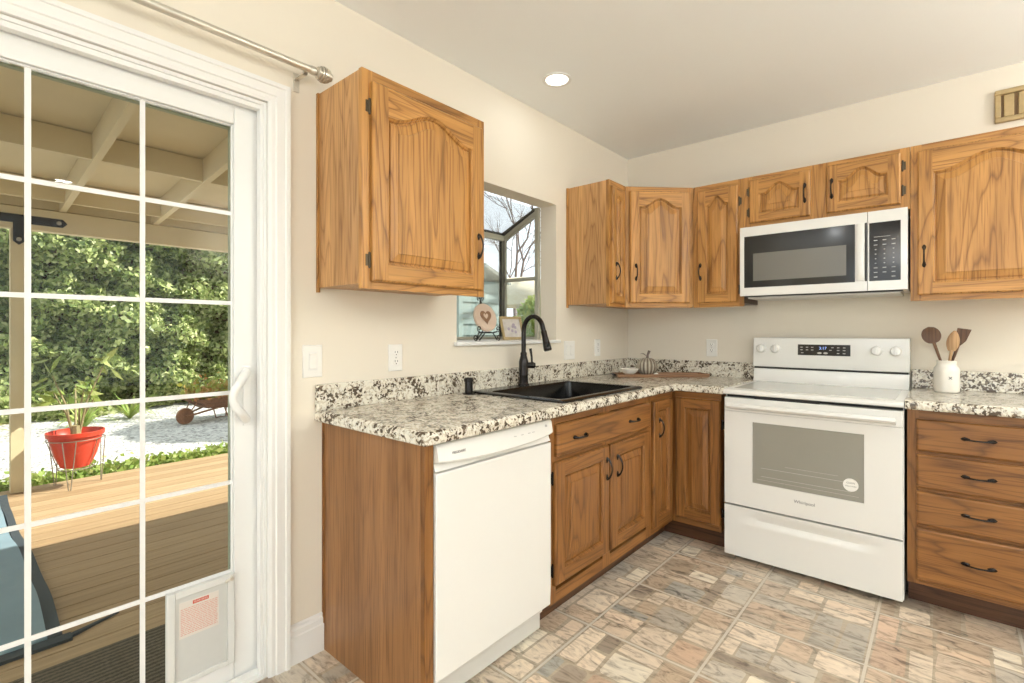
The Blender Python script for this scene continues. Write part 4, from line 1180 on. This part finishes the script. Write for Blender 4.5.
mb = MB()
mb.box(-.148, -T - .001, 0.0, .030, .012, GH); mb.box(-.148, -T - .001, GW - .028, GW, .012, GH); 
mb.box(XB, XB + .026, 0.0, .028, .012, fz); mb.box(XB, XB + .026, GW - .028, GW, .012, fz)
mb.box(XB, XB + .026, .028, GW - .028, fz - .034, fz); mb.box(XB, XB + .026, .028, GW - .028, .012, .030)
for y0_ in (0.0, GW - .026):
    slope_box(mb, y0_, y0_ + .026, -.148, GH - .020, XB + .026, fz, .034)
    mb.box(XB + .026, -.148, y0_, y0_ + .026, .012, .030)
    mb.box(XB + .026, -.148, y0_ + .004, y0_ + .022, .387, .409)
obj('frame', mb, 'window_alu', gw, bevel=.0015)
mb = MB()
mb.box(XB - .012, XB, 0.0, GW, fz, fz + .022)
for y0_ in (-.002, GW - .020): slope_box(mb, y0_, y0_ + .022, -.148, GH + .004, XB, fz + .022, .020)
mb.box(XB + .026, XB + .032, GW - .034, GW - .029, .03, fz - .034); mb.box(XB + .0, XB + .006, GW - .050, GW - .029, .03, fz - .034)
obj('dark_gasket', mb, 'window_alu_dark', gw)
mb = MB(); mb.box(XB + .012, XB + .016, .028, GW - .028, .03, fz - .034); obj('front_pane', mb, 'window_glass', gw)
for y0_ in (.012, GW - .016):
    poly = [(XB + .026, .03), (-.148, .03), (-.148, GH - .054), (XB + .026, fz - .034)]
    mb = MB(); mb.prism(poly, y0_, y0_ + .004); obj('side_pane', mb, 'window_glass', gw)
mb = MB(); slope_box(mb, .024, GW - .024, -.135, GH - .006, XB + .004, fz + .012, .004); obj('roof_pane', mb, 'window_glass', gw)

# heart stone on an iron easel, and small framed picture, on the sill
ZS = GZ0 + .0125
t = thing('plate_easel', 'black scrolled iron easel on the window sill holding the heart stone', 'easel', (-.085, -1.462, ZS))
mb = MB()


def scroll(cy_, cz_, r0, a0, turns, x_, sgn=1, n=22):
    return [(x_, cy_ + sgn * r0 * (1 - .75 * i / n) * math.cos(a0 + turns * 2 * PI * i / n), cz_ + r0 * (1 - .75 * i / n) * math.sin(a0 + turns * 2 * PI * i / n)) for i in range(n + 1)]


for s_ in (-1, 1):
    mb.tube([(.0, s_ * .012, .050), (.01, s_ * .055, .044), (.02, s_ * .080, .004)], .0035, 6)
    mb.tube(scroll(s_ * .088, .019, .016, -PI / 2, 1.2, .022, s_), .003, 6)
    mb.tube([(.01, s_ * .055, .044), (.03, s_ * .068, .050)], .0035, 6)
    mb.tube(scroll(s_ * .072, .066, .016, -PI / 2, 1.2, .032, s_), .003, 6)
    mb.tube([(.0, s_ * .012, .050), (-.05, s_ * .012, .003)], .0035, 6)
    mb.tube([(-.004, s_ * .010, .05), (-.030, s_ * .004, .215)], .003, 6)
    mb.tube(scroll(s_ * .014, .232, .012, -PI / 2, 1.1, -.032, s_), .003, 6)
mb.tube([(.01, -.055, .044), (.01, .055, .044)], .0035, 6)
mb.tube([(-.03, -.004, .215), (-.034, 0, .235), (-.03, .004, .215)], .003, 6)
obj('frame', mb, 'iron_black', t, smooth=True)
t = thing('heart_stone', 'round tan stone plaque with brown heart leaning on the easel', 'plaque', (-.062, -1.462, ZS + .049)); t.rotation_euler = (0, math.radians(-14), 0)
mb = MB(); mb.lathe([(.075, -.006), (.078, -.002), (.078, .004), (.074, .008)], 36, (0, 0, .079), axis='x', sq=(1.1, 1)); obj('disc', mb, 'stone_round', t, smooth=True)
mb = MB(); hp = []
for i in range(40):
    a_ = 2 * PI * i / 40; hp.append((16 * math.sin(a_) ** 3, 13 * math.cos(a_) - 5 * math.cos(2 * a_) - 2 * math.cos(3 * a_) - math.cos(4 * a_)))
o_ = [(.0105, p * .0026, .083 + q * .0026) for p, q in hp]; i_ = [(.0105, p * .0012, .086 + q * .0012) for p, q in hp]; b_ = [(.0078, p * .0026, .083 + q * .0026) for p, q in hp]; bi = [(.0078, p * .0012, .086 + q * .0012) for p, q in hp]
mb.loft([b_, o_, i_, bi], cap0=False, cap1=False); obj('heart', mb, 'heart_brown', t)
t = thing('picture_frame', 'small gold picture frame on the window sill behind the faucet', 'picture frame', (-.20, -1.075, ZS)); t.rotation_euler = (0, math.radians(-16), math.radians(-8))
mb = MB(); fw, fh = .175, .150
mb.box(-.010, .0, -fw / 2, fw / 2, .001, .018); mb.box(-.010, 0, -fw / 2, fw / 2, fh - .016, fh); mb.box(-.010, 0, -fw / 2, -fw / 2 + .017, .018, fh - .016); mb.box(-.010, 0, fw / 2 - .017, fw / 2, .018, fh - .016)
obj('frame', mb, 'frame_gold', t, bevel=.002); obj('picture', MB().box(-.009, -.005, -fw / 2 + .017, fw / 2 - .017, .018, fh - .016), 'picture_paper', t)
mb = MB()
for k_ in range(7):
    mb.lathe([(.011, -.0049), (.008, -.0040)], 7, (0, rg.uniform(-.03, .03), .07 + rg.uniform(-.025, .03)), axis='x')
obj('flowers', mb, 'picture_mauve', t)
obj('stand', MB().box(-.020, -.010, -.012, .012, .004, .11), 'bark', t)

# ================================================================ OUTSIDE
ZD = -.12
mb = MB(); x_ = -.135
while x_ > -4.05:
    mb.box(x_ - .135, x_, -6.6, .9, ZD - .03, ZD); x_ -= .142
obj('deck', mb, 'deck_wood', kind='structure')
obj('deck_skirt', MB().box(-4.10, -.125, -6.6, .9, ZD - .16, ZD - .032), 'gap_black', kind='structure')
mb = MB(); mb.box(-26, -.12, -16, 20, -.5, -.21); obj('gravel_yard', mb, 'gravel', kind='structure')

# doormat
mb = MB(); mb.box(-.86, -.17, -3.85, -2.50, ZD + .0005, ZD + .014)
tag(obj('doormat', mb, 'doormat_fibre', bevel=.004), 'dark brown ridged doormat on the deck just outside the patio door', 'doormat')

# blue padded outdoor mat
t = thing('outdoor_mat', 'blue padded outdoor mat with navy border on the deck at left', 'outdoor mat', (-2.45, -3.62, ZD + .001))
def wavy(x0, x1, y0, y1, nx, ny, z0, amp, th, sc=1.0):
    m_ = MB(); vs_ = []
    for lay in (0, 1):
        for j in range(ny + 1):
            for i in range(nx + 1):
                u, v = i / nx, j / ny; X_ = x0 + (x1 - x0) * u; Y_ = y0 + (y1 - y0) * v
                if v == 1: Y_ += .010 * math.sin(X_ * 2.6)
                zz = 0 if lay == 0 else th + amp * (.5 + .5 * math.sin(X_ * 7.5 + .6 * math.sin(Y_ * 3)))
                vs_.append((X_, Y_, z0 + zz))
    n1 = (nx + 1) * (ny + 1); fs_ = []
    for j in range(ny):
        for i in range(nx):
            a = j * (nx + 1) + i; fs_.append((a, a + nx + 1, a + nx + 2, a + 1)); fs_.append((n1 + a, n1 + a + 1, n1 + a + nx + 2, n1 + a + nx + 1))
    bd = [i for i in range(nx + 1)] + [j * (nx + 1) + nx for j in range(1, ny + 1)] + [ny * (nx + 1) + i for i in range(nx - 1, -1, -1)] + [j * (nx + 1) for j in range(ny - 1, 0, -1)]
    for k_ in range(len(bd)):
        a, b = bd[k_], bd[(k_ + 1) % len(bd)]; fs_.append((a, b, n1 + b, n1 + a))
    m_.add(vs_, fs_); return m_
obj('pad', wavy(-1.38, 1.35, -.60, .53, 60, 12, 0, .030, .022), 'mat_blue', t, smooth=True)
obj('side_border', wavy(-1.38, 1.35, .530, .578, 60, 2, 0, .024, .016), 'mat_navy', t, smooth=True)
mb = MB(); mb.box(1.351, 1.41, -.60, .60, 0, .014); mb.add([(1.41, .55, 0), (1.36, .60, 0), (1.30, .78, 0), (1.41, .55, .012), (1.36, .60, .012), (1.30, .78, .010)], [(0, 1, 2), (3, 5, 4), (0, 2, 5, 3), (2, 1, 4, 5), (1, 0, 3, 4)])
obj('end_hem', mb, 'mat_navy', t)

# patio cover
pc = thing('patio_cover', 'tan painted timber patio cover with rafters, beam and posts over the deck', 'patio cover', (-4.0, -2.0, 0))
def P_(x, y): return x + 4.0, y + 2.0
SL = .095; ZR = 2.235   # rafter underside at the beam
YA, YB = -6.6, -.95
obj('beam', MB().box(-.05, .05, YA + 2, YB + 2, 2.055, 2.235), 'patio_paint', pc, bevel=.003)
def sloped(m_, xa, xb, y0, y1, z_off, hgt):
    za, zb = ZR + SL * xa + z_off, ZR + SL * xb + z_off
    m_.add([(xa, y0, za), (xb, y0, zb), (xb, y1, zb), (xa, y1, za), (xa, y0, za + hgt), (xb, y0, zb + hgt), (xb, y1, zb + hgt), (xa, y1, za + hgt)], [(0, 3, 2, 1), (4, 5, 6, 7), (0, 1, 5, 4), (1, 2, 6, 5), (2, 3, 7, 6), (3, 0, 4, 7)])
ry = [-1.35, -2.02, -2.69, -3.37, -4.05, -4.73, -5.41]
for yy in ry:
    mb = MB(); sloped(mb, -.35, 3.80, yy + 2 - .022, yy + 2 + .022, 0.001, .185); obj('rafter', mb, 'patio_paint', pc)
for xx in (1.40, .28, 2.6, .0):
    mb = MB()
    for k_ in range(len(ry) - 1):
        mb.box(xx - .02, xx + .02, ry[k_ + 1] + 2 + .0225, ry[k_] + 2 - .0225, ZR + SL * xx + .012, ZR + SL * xx + .182)
    obj('blocking', mb, 'patio_paint', pc)
mb = MB(); sloped(mb, -.40, 3.86, YA + 2, YB + 2, .187, .03); obj('roof_boards', mb, 'patio_ceiling', pc)
obj('ledger', MB().box(3.80, 3.875, YA + 2, YB + 2, ZR + SL * 3.8 - .02, ZR + SL * 3.8 + .13), 'patio_paint', pc)
for i, yy in enumerate((-2.962, -6.3)):
    pp = obj('post', MB().box(-.045, .045, yy + 2 - .05, yy + 2 + .05, ZD, 2.054), 'patio_paint', pc, bevel=.003)
    mb = MB(); xk = .0505
    mb.prism([(0, 0)], 0, 0) if False else None
    yy2 = yy + 2
    def hexbar(y0, y1, z0, z1, vert):
        c = .03
        if vert: pl_ = [(y0, z1), (y0, z0 + c), ((y0 + y1) / 2, z0), (y1, z0 + c), (y1, z1)]
        else: pl_ = [(y0, z0), (y1 - c, z0), (y1, (z0 + z1) / 2), (y1 - c, z1), (y0, z1)]
        mb.loft([[(xk, a, b) for a, b in pl_], [(xk + .006, a, b) for a, b in pl_]])
    hexbar(yy2 - .03, yy2 + .30, 2.10, 2.17, False)
    mb.box(xk, xk + .006, yy2 - .30, yy2 - .03, 2.10, 2.17)
    hexbar(yy2 - .035, yy2 + .035, 1.92, 2.0995, True)
    br = obj('bracket', mb, 'iron_black', pp)
    mb = MB()
    for a, b in ((.245, 2.135), (0, 1.965), (-.2, 2.135)): mb.lathe([(.017, .0565), (.017, .062), (.010, .064)], 14, (0, yy2 + a, b), axis='x')
    obj('bolt', mb, 'bolt_grey', br)


# foliage helper
def leaves(name, mat, pts, size, seed, parent=None, up=0.3, jit=.5, asp=1.35):
    r = np.random.default_rng(seed); n = len(pts)
    nr = r.normal(size=(n, 3)); nr[:, 2] += up; nr /= np.linalg.norm(nr, axis=1)[:, None]
    a = np.cross(nr, r.normal(size=(n, 3))); a /= np.linalg.norm(a, axis=1)[:, None] + 1e-9; b = np.cross(nr, a)
    s = (size * r.uniform(.6, 1.3, n))[:, None]
    v = np.stack([pts - a * s * asp * .5, pts + b * s * .42 - nr * s * .06, pts + a * s * asp * .5, pts - b * s * .42 - nr * s * .06], 1).reshape(-1, 3)
    me = bpy.data.meshes.new(name); me.vertices.add(4 * n); me.vertices.foreach_set('co', v.astype(np.float32).ravel())
    me.loops.add(4 * n); me.loops.foreach_set('vertex_index', np.arange(4 * n, dtype=np.int32)); me.polygons.add(n)
    me.polygons.foreach_set('loop_start', np.arange(0, 4 * n, 4, dtype=np.int32)); me.polygons.foreach_set('loop_total', np.full(n, 4, np.int32))
    me.update(calc_edges=True); me.materials.append(M[mat])
    o = bpy.data.objects.new(name, me); C.objects.link(o)
    if parent: o.parent = parent
    return o


# ivy hedge: lumpy wall of leaves
hr = np.random.default_rng(2)
t = thing('ivy_hedge', 'tall dense ivy covered hedge wall behind the gravel yard', 'hedge', (-9.4, -3.0, -.21))
n = 100000
Y_ = hr.uniform(-7.0, 5.5, n); Z_ = hr.uniform(0, 4.6, n)
def lump(y, z):
    return .42 * np.sin(y * 1.7 + 1.3 * np.sin(z * 1.1)) * np.cos(z * 1.9 + y * .4) + .30 * np.sin(y * 4.1 + z * 2.3) * np.sin(z * 4.7 - y * 1.7) + .16 * np.sin(y * 9 + z * 5) * np.cos(z * 10 - y * 4)
X_ = lump(Y_, Z_) - np.abs(hr.normal(0, .12, n)) + .25 * (1 - Z_ / 4.6)
leaves('foliage', 'ivy_leaf', np.stack([X_, Y_, Z_], 1), .085, 3, t, up=.35)
mb = MB(); ny, nz = 50, 18; vs_ = []
for j in range(nz + 1):
    for i in range(ny + 1):
        yy, zz = -7.2 + 12.9 * i / ny, 4.5 * j / nz; vs_.append((float(lump(np.array(yy), np.array(zz))) - .30 + .25 * (1 - zz / 4.6), yy, zz))
mb.add(vs_, [(j * (ny + 1) + i, j * (ny + 1) + i + 1, (j + 1) * (ny + 1) + i + 1, (j + 1) * (ny + 1) + i) for j in range(nz) for i in range(ny)])
mb.box(-1.3, -1.1, -7.2, 5.7, 0, 4.4)
obj('inner_thicket', mb, 'soil', t)


def strap_plant(name, x, y, z, n, ln, label, mat='green_leaf', seed=1, group=None, cat='plant'):
    r = random.Random(seed); mb = MB()
    for k_ in range(n):
        a = r.uniform(0, 2 * PI); l = ln * r.uniform(.6, 1.1); lean = r.uniform(.5, 1.25); wd = .016 * r.uniform(.7, 1.3)
        sdv = Vector((-math.sin(a), math.cos(a), 0)); pts = []
        for s_ in range(6):
            q = s_ / 5; pts.append(Vector((math.cos(a) * l * lean * q, math.sin(a) * l * lean * q, l * (q * 1.1 - .75 * lean * q * q))))
        vs2 = []
        for s_, p in enumerate(pts):
            w2_ = wd * (1 - (s_ / 5) ** 2) + .001; vs2 += [p - sdv * w2_, p + sdv * w2_]
        mb.add(vs2, [(2 * i, 2 * i + 1, 2 * i + 3, 2 * i + 2) for i in range(5)])
    o = obj(name, mb, mat, loc=(x, y, z)); tag(o, label, cat, group)
    return o


# low plants along the hedge foot and the deck edge
strap_plant('strap_leaf_plant', -8.2, -1.35, -.21, 46, .62, 'low strappy yellow green plant at hedge foot left of the wheelbarrow', seed=1, group='strappy plants')
strap_plant('strap_leaf_plant', -7.7, -2.0, -.21, 46, .55, 'low strappy green plant at hedge foot behind the red pot', seed=2, group='strappy plants')
strap_plant('strap_leaf_plant', -8.1, -3.95, -.21, 46, .55, 'low strappy green plant at hedge foot at far left beyond the post', seed=3, group='strappy plants')
strap_plant('orange_shrub', -7.7, -3.1, -.21, 60, .5, 'orange yellow low shrub beside the patio post at gravel edge', 'yellow_leaf', seed=4, cat='shrub')
r = np.random.default_rng(8); n = 5000
pp_ = np.stack([-4.32 + r.normal(0, .09, n), r.uniform(-3.6, -.9, n), -.19 + np.abs(r.normal(0, .05, n))], 1)
o = leaves('ground_cover', 'green_leaf', pp_, .05, 9); tag(o, 'bright green ground cover growing along the outer edge of the deck', 'ground cover', kind='stuff')

# red pot on wire stand
t = thing('plant_stand', 'thin wire hairpin stand carrying the red pot on the deck', 'plant stand', (-3.86, -2.62, ZD)); t.scale = (.9, .9, .95)
mb = MB()
for k_ in range(3):
    a = math.radians(-20 + 120 * k_); ca_, sa_ = math.cos(a), math.sin(a); tx, ty = -sa_, ca_
    top = .43; R1, R0 = .215, .20
    mb.tube([(R1 * ca_ + .05 * tx, R1 * sa_ + .05 * ty, top), (R0 * ca_ + .008 * tx, R0 * sa_ + .008 * ty, .005), (R0 * ca_ - .008 * tx, R0 * sa_ - .008 * ty, .005), (R1 * ca_ - .05 * tx, R1 * sa_ - .05 * ty, top)], .0045, 6)
mb.tube([(.213 * math.cos(2 * PI * i / 32), .213 * math.sin(2 * PI * i / 32), top) for i in range(33)], .0045, 6)
mb.tube([(.13 * math.cos(2 * PI * i / 32), .13 * math.sin(2 * PI * i / 32), .165) for i in range(33)], .0045, 6)
for k_ in range(3):
    a = math.radians(40 + 120 * k_); mb.tube([(.13 * math.cos(a), .13 * math.sin(a), .165), (.213 * math.cos(a), .213 * math.sin(a), top)], .004, 6)
obj('frame', mb, 'wire_grey', t, smooth=True)
t = thing('flower_pot', 'red plastic flower pot held in the wire stand', 'flower pot', (-3.86, -2.62, ZD + .163)); t.scale = (.88, .88, .95)
mb = MB(); mb.lathe([(.095, 0), (.115, .01), (.165, .12), (.200, .255), (.203, .285), (.222, .287), (.224, .325), (.214, .327), (.206, .29), (.18, .25)], 40, cap1=False); obj('pot', mb, 'pot_red', t, smooth=True)
mb = MB(); mb.lathe([(.178, .240), (.10, .255), (0, .26)], 30, cap0=False, cap1=False); obj('soil', mb, 'soil', t)
t = thing('potted_cane_plant', 'sparse cane plant with thin bare stems growing in the red pot', 'plant', (-3.86, -2.62, ZD + .42))
mb = MB(); r2 = random.Random(21); tips = []
for k_ in range(6):
    a = r2.uniform(0, 2 * PI); l = r2.uniform(.35, .72); sp = r2.uniform(.05, .28)
    pts = [(.02 * math.cos(a) , .02 * math.sin(a), 0), (sp * .4 * math.cos(a), sp * .4 * math.sin(a), l * .5), (sp * math.cos(a), sp * math.sin(a), l)]
    mb.tube(pts, [.011, .008, .005], 6); tips.append((pts[2], a))
mb.tube([(0, 0, 0), (.01, .0, .10)], [.04, .03], 8)
obj('stems', mb, 'stem_tan', t, smooth=True)
pl_ = []
for (p, a) in tips:
    for k_ in range(8): pl_.append((p[0] + r2.gauss(0, .05), p[1] + r2.gauss(0, .05), p[2] + r2.gauss(.0, .06)))
leaves('leaves', 'green_leaf', np.array(pl_), .055, 5, t, asp=2.8)

# rusty wheelbarrow planter
t = thing('wheelbarrow', 'rusty old wheelbarrow standing on the gravel', 'wheelbarrow', (-7.0, -.46, -.21), math.radians(12)); t.scale = (.82, .82, .82)
mb = MB()   # tub: loft between bottom and top rectangles; nose toward -y
b0 = [(-.18, -.28, .27), (.18, -.28, .27), (.20, .18, .24), (-.20, .18, .24)]; b1 = [(-.30, -.52, .46), (.30, -.52, .46), (.32, .36, .50), (-.32, .36, .50)]
i1 = [(p[0] * .93, p[1] * .93, p[2]) for p in b1]; i0 = [(p[0] * .92, p[1] * .92, p[2] + .02) for p in b0]
mb.loft([b0, b1, i1, i0]); obj('tub', mb, 'rust', t, bevel=.006)
mb = MB()
for s_ in (-1, 1):
    mb.tube([(s_ * .07, -.60, .157), (s_ * .19, -.20, .25), (s_ * .24, .30, .33), (s_ * .27, .85, .46)], .018, 8)
    mb.tube([(s_ * .20, .02, .26), (s_ * .22, .10, .01), (s_ * .22, .30, .01), (s_ * .23, .32, .33)], .012, 8)
    mb.tube([(s_ * .07, -.60, .157), (s_ * .12, -.45, .40)], .010, 6)
obj('handles_and_legs', mb, 'rust', t, smooth=True)
mb = MB(); mb.lathe([(.09, -.025), (.145, -.03), (.155, 0), (.145, .03), (.09, .025)], 24, (0, -.60, .157), axis='x'); mb.tube([(-.09, -.60, .157), (.09, -.60, .157)], .012, 8); obj('wheel', mb, 'rust', t, smooth=True)
r = np.random.default_rng(13); n = 900
pw = np.stack([r.normal(0, .17, n), r.uniform(-.52, .40, n), .46 + np.abs(r.normal(0, .13, n))], 1)
th_ = thing('barrow_flowers', 'yellow and orange leafy flowers filling the rusty wheelbarrow', 'flowers', (-7.0, -.46, -.21), math.radians(12)); th_.scale = (.82, .82, .82)
leaves('foliage', 'yellow_leaf', pw, .075, 14, th_)
mb = MB(); mb.box(-.24, .24, -.42, .30, .36, .44); obj('soil', mb, 'soil', th_)


# trees
def branchy(mb, p, d, l, r, depth, rg_, spread=.5):
    e = p + d * l; mid = p + d * l * .5 + Vector((rg_.gauss(0, 1), rg_.gauss(0, 1), rg_.gauss(0, 1))) * l * .05
    mb.tube([p, mid, e], [r, r * .85, r * .68], 5 if depth > 1 else 4, cap=False)
    if depth == 0: return [e]
    out = []
    for k in range(2 if depth > 3 else 3):
        nd = (d + Vector((rg_.gauss(0, 1), rg_.gauss(0, 1), rg_.gauss(0, .7) + .12)) * spread).normalized()
        out += branchy(mb, e if k < 2 else mid, nd, l * rg_.uniform(.62, .85), r * .62, depth - 1, rg_, spread)
    return out


for i, (x_, y_, s_, lb) in enumerate(((-6.6, 6.5, 11, 'nearest bare branched tree seen through the sink window'), (-11.5, 11.0, 15, 'bare tree further back behind the shed roof in sink window'), (-11.0, 14.5, 19, 'faint farthest bare tree in the sink window side pane'), (-5.2, 12.5, 23, 'middle bare tree behind the tan canopy in side pane'))):
    rg_ = random.Random(s_); t = thing('bare_tree', lb, 'tree', (x_, y_, -.21), 0, 'bare trees beyond the yard')
    mb = MB(); branchy(mb, Vector((0, 0, 0)), Vector((rg_.gauss(0, .05), rg_.gauss(0, .05), 1)).normalized(), 2.0, .075, 6, rg_, .36)
    obj('branches', mb, 'bark', t, smooth=True)

t = thing('leafy_tree', 'leafy tree standing to the right of the deck, shading the gravel', 'tree', (-2.3, 6.2, -.21))
rg_ = random.Random(4); mb = MB(); tp = branchy(mb, Vector((0, 0, 0)), Vector((0, 0, 1)), 3.2, .12, 4, rg_, .4); obj('trunk', mb, 'bark', t, smooth=True)
r = np.random.default_rng(17); n = 5200; q = r.normal(size=(n, 3)); q /= np.linalg.norm(q, axis=1)[:, None]; q *= (r.uniform(.4, 1, n) ** .5)[:, None] * np.array([1.25, 1.0, .9]); q[:, 2] += 7.0; leaves('crown', 'tree_leaf', q, .16, 18, t)

# teal clapboard shed beyond the sink window
t = thing('teal_shed', 'teal clapboard shed with low roof outside the sink window', 'shed', (-3.70, 1.70, -.21))
mb = MB(); z_ = 0
while z_ < 2.20:
    mb.add([(0, 0, z_), (-2.4, 0, z_), (0, .018, z_ + .17), (-2.4, .018, z_ + .17), (0, .03, z_), (-2.4, .03, z_), ], [(0, 1, 3, 2), (0, 4, 5, 1)])
    mb.add([(0.0, 0, z_), (0, .95, z_), (-.018, .95, z_ + .17), (-.018, 0, z_ + .17)], [(0, 1, 2, 3)])
    z_ += .17
mb.box(-2.4, -.02, .04, .95, 0, 2.2); obj('siding', mb, 'siding_teal', t)
mb = MB(); mb.box(.002, .05, -.02, .07, 0, 2.2); obj('corner_board', mb, 'siding_teal', t)
mb = MB(); mb.loft([[(x_, -.15, 2.18), (x_, .475, 2.42), (x_, 1.08, 2.18), (x_, 1.08, 2.23), (x_, .475, 2.48), (x_, -.15, 2.23)] for x_ in (.12, -2.5)])
obj('roof', mb, 'shed_roof', t)
# tan domed canopy further back
t = thing('garden_canopy', 'tan domed fabric canopy in yard seen through window side pane', 'canopy', (-4.75, 4.45, -.21))
mb = MB(); rings = []
for k_ in range(9):
    a = PI / 2 * k_ / 8; rr = .85 * math.cos(a) + .01; rings.append([(rr * math.cos(2 * PI * j / 24), rr * math.sin(2 * PI * j / 24), 2.10 + .42 * math.sin(a)) for j in range(24)])
mb.loft(rings, cap0=False); mb.lathe([(.85, 1.92), (.855, 2.10)], 24, cap0=False, cap1=False); obj('fabric', mb, 'canopy_tan', t, smooth=True)
for k_ in range(4): obj('pole', MB().tube([(0.78 * math.cos(PI / 4 + k_ * PI / 2), 0.78 * math.sin(PI / 4 + k_ * PI / 2), 0), (0.78 * math.cos(PI / 4 + k_ * PI / 2), 0.78 * math.sin(PI / 4 + k_ * PI / 2), 2.0)], .03, 8), 'window_alu', t)
# shrub filling lower side pane
t = thing('leafy_shrub', 'pale green leafy shrub outside the side pane of sink window', 'shrub', (-2.20, 1.74, -.21))
r = np.random.default_rng(27); n = 4200; q = r.normal(size=(n, 3)); q /= np.linalg.norm(q, axis=1)[:, None]; q *= (r.uniform(.3, 1, n) ** .4)[:, None] * np.array([.42, .45, .95]); q[:, 2] += .95; leaves('foliage', 'green_leaf', q, .085, 28, t)
mb = MB(); branchy(mb, Vector((0, 0, 0)), Vector((0, 0, 1)), .5, .03, 3, random.Random(6), .5); obj('stems', mb, 'bark', t)
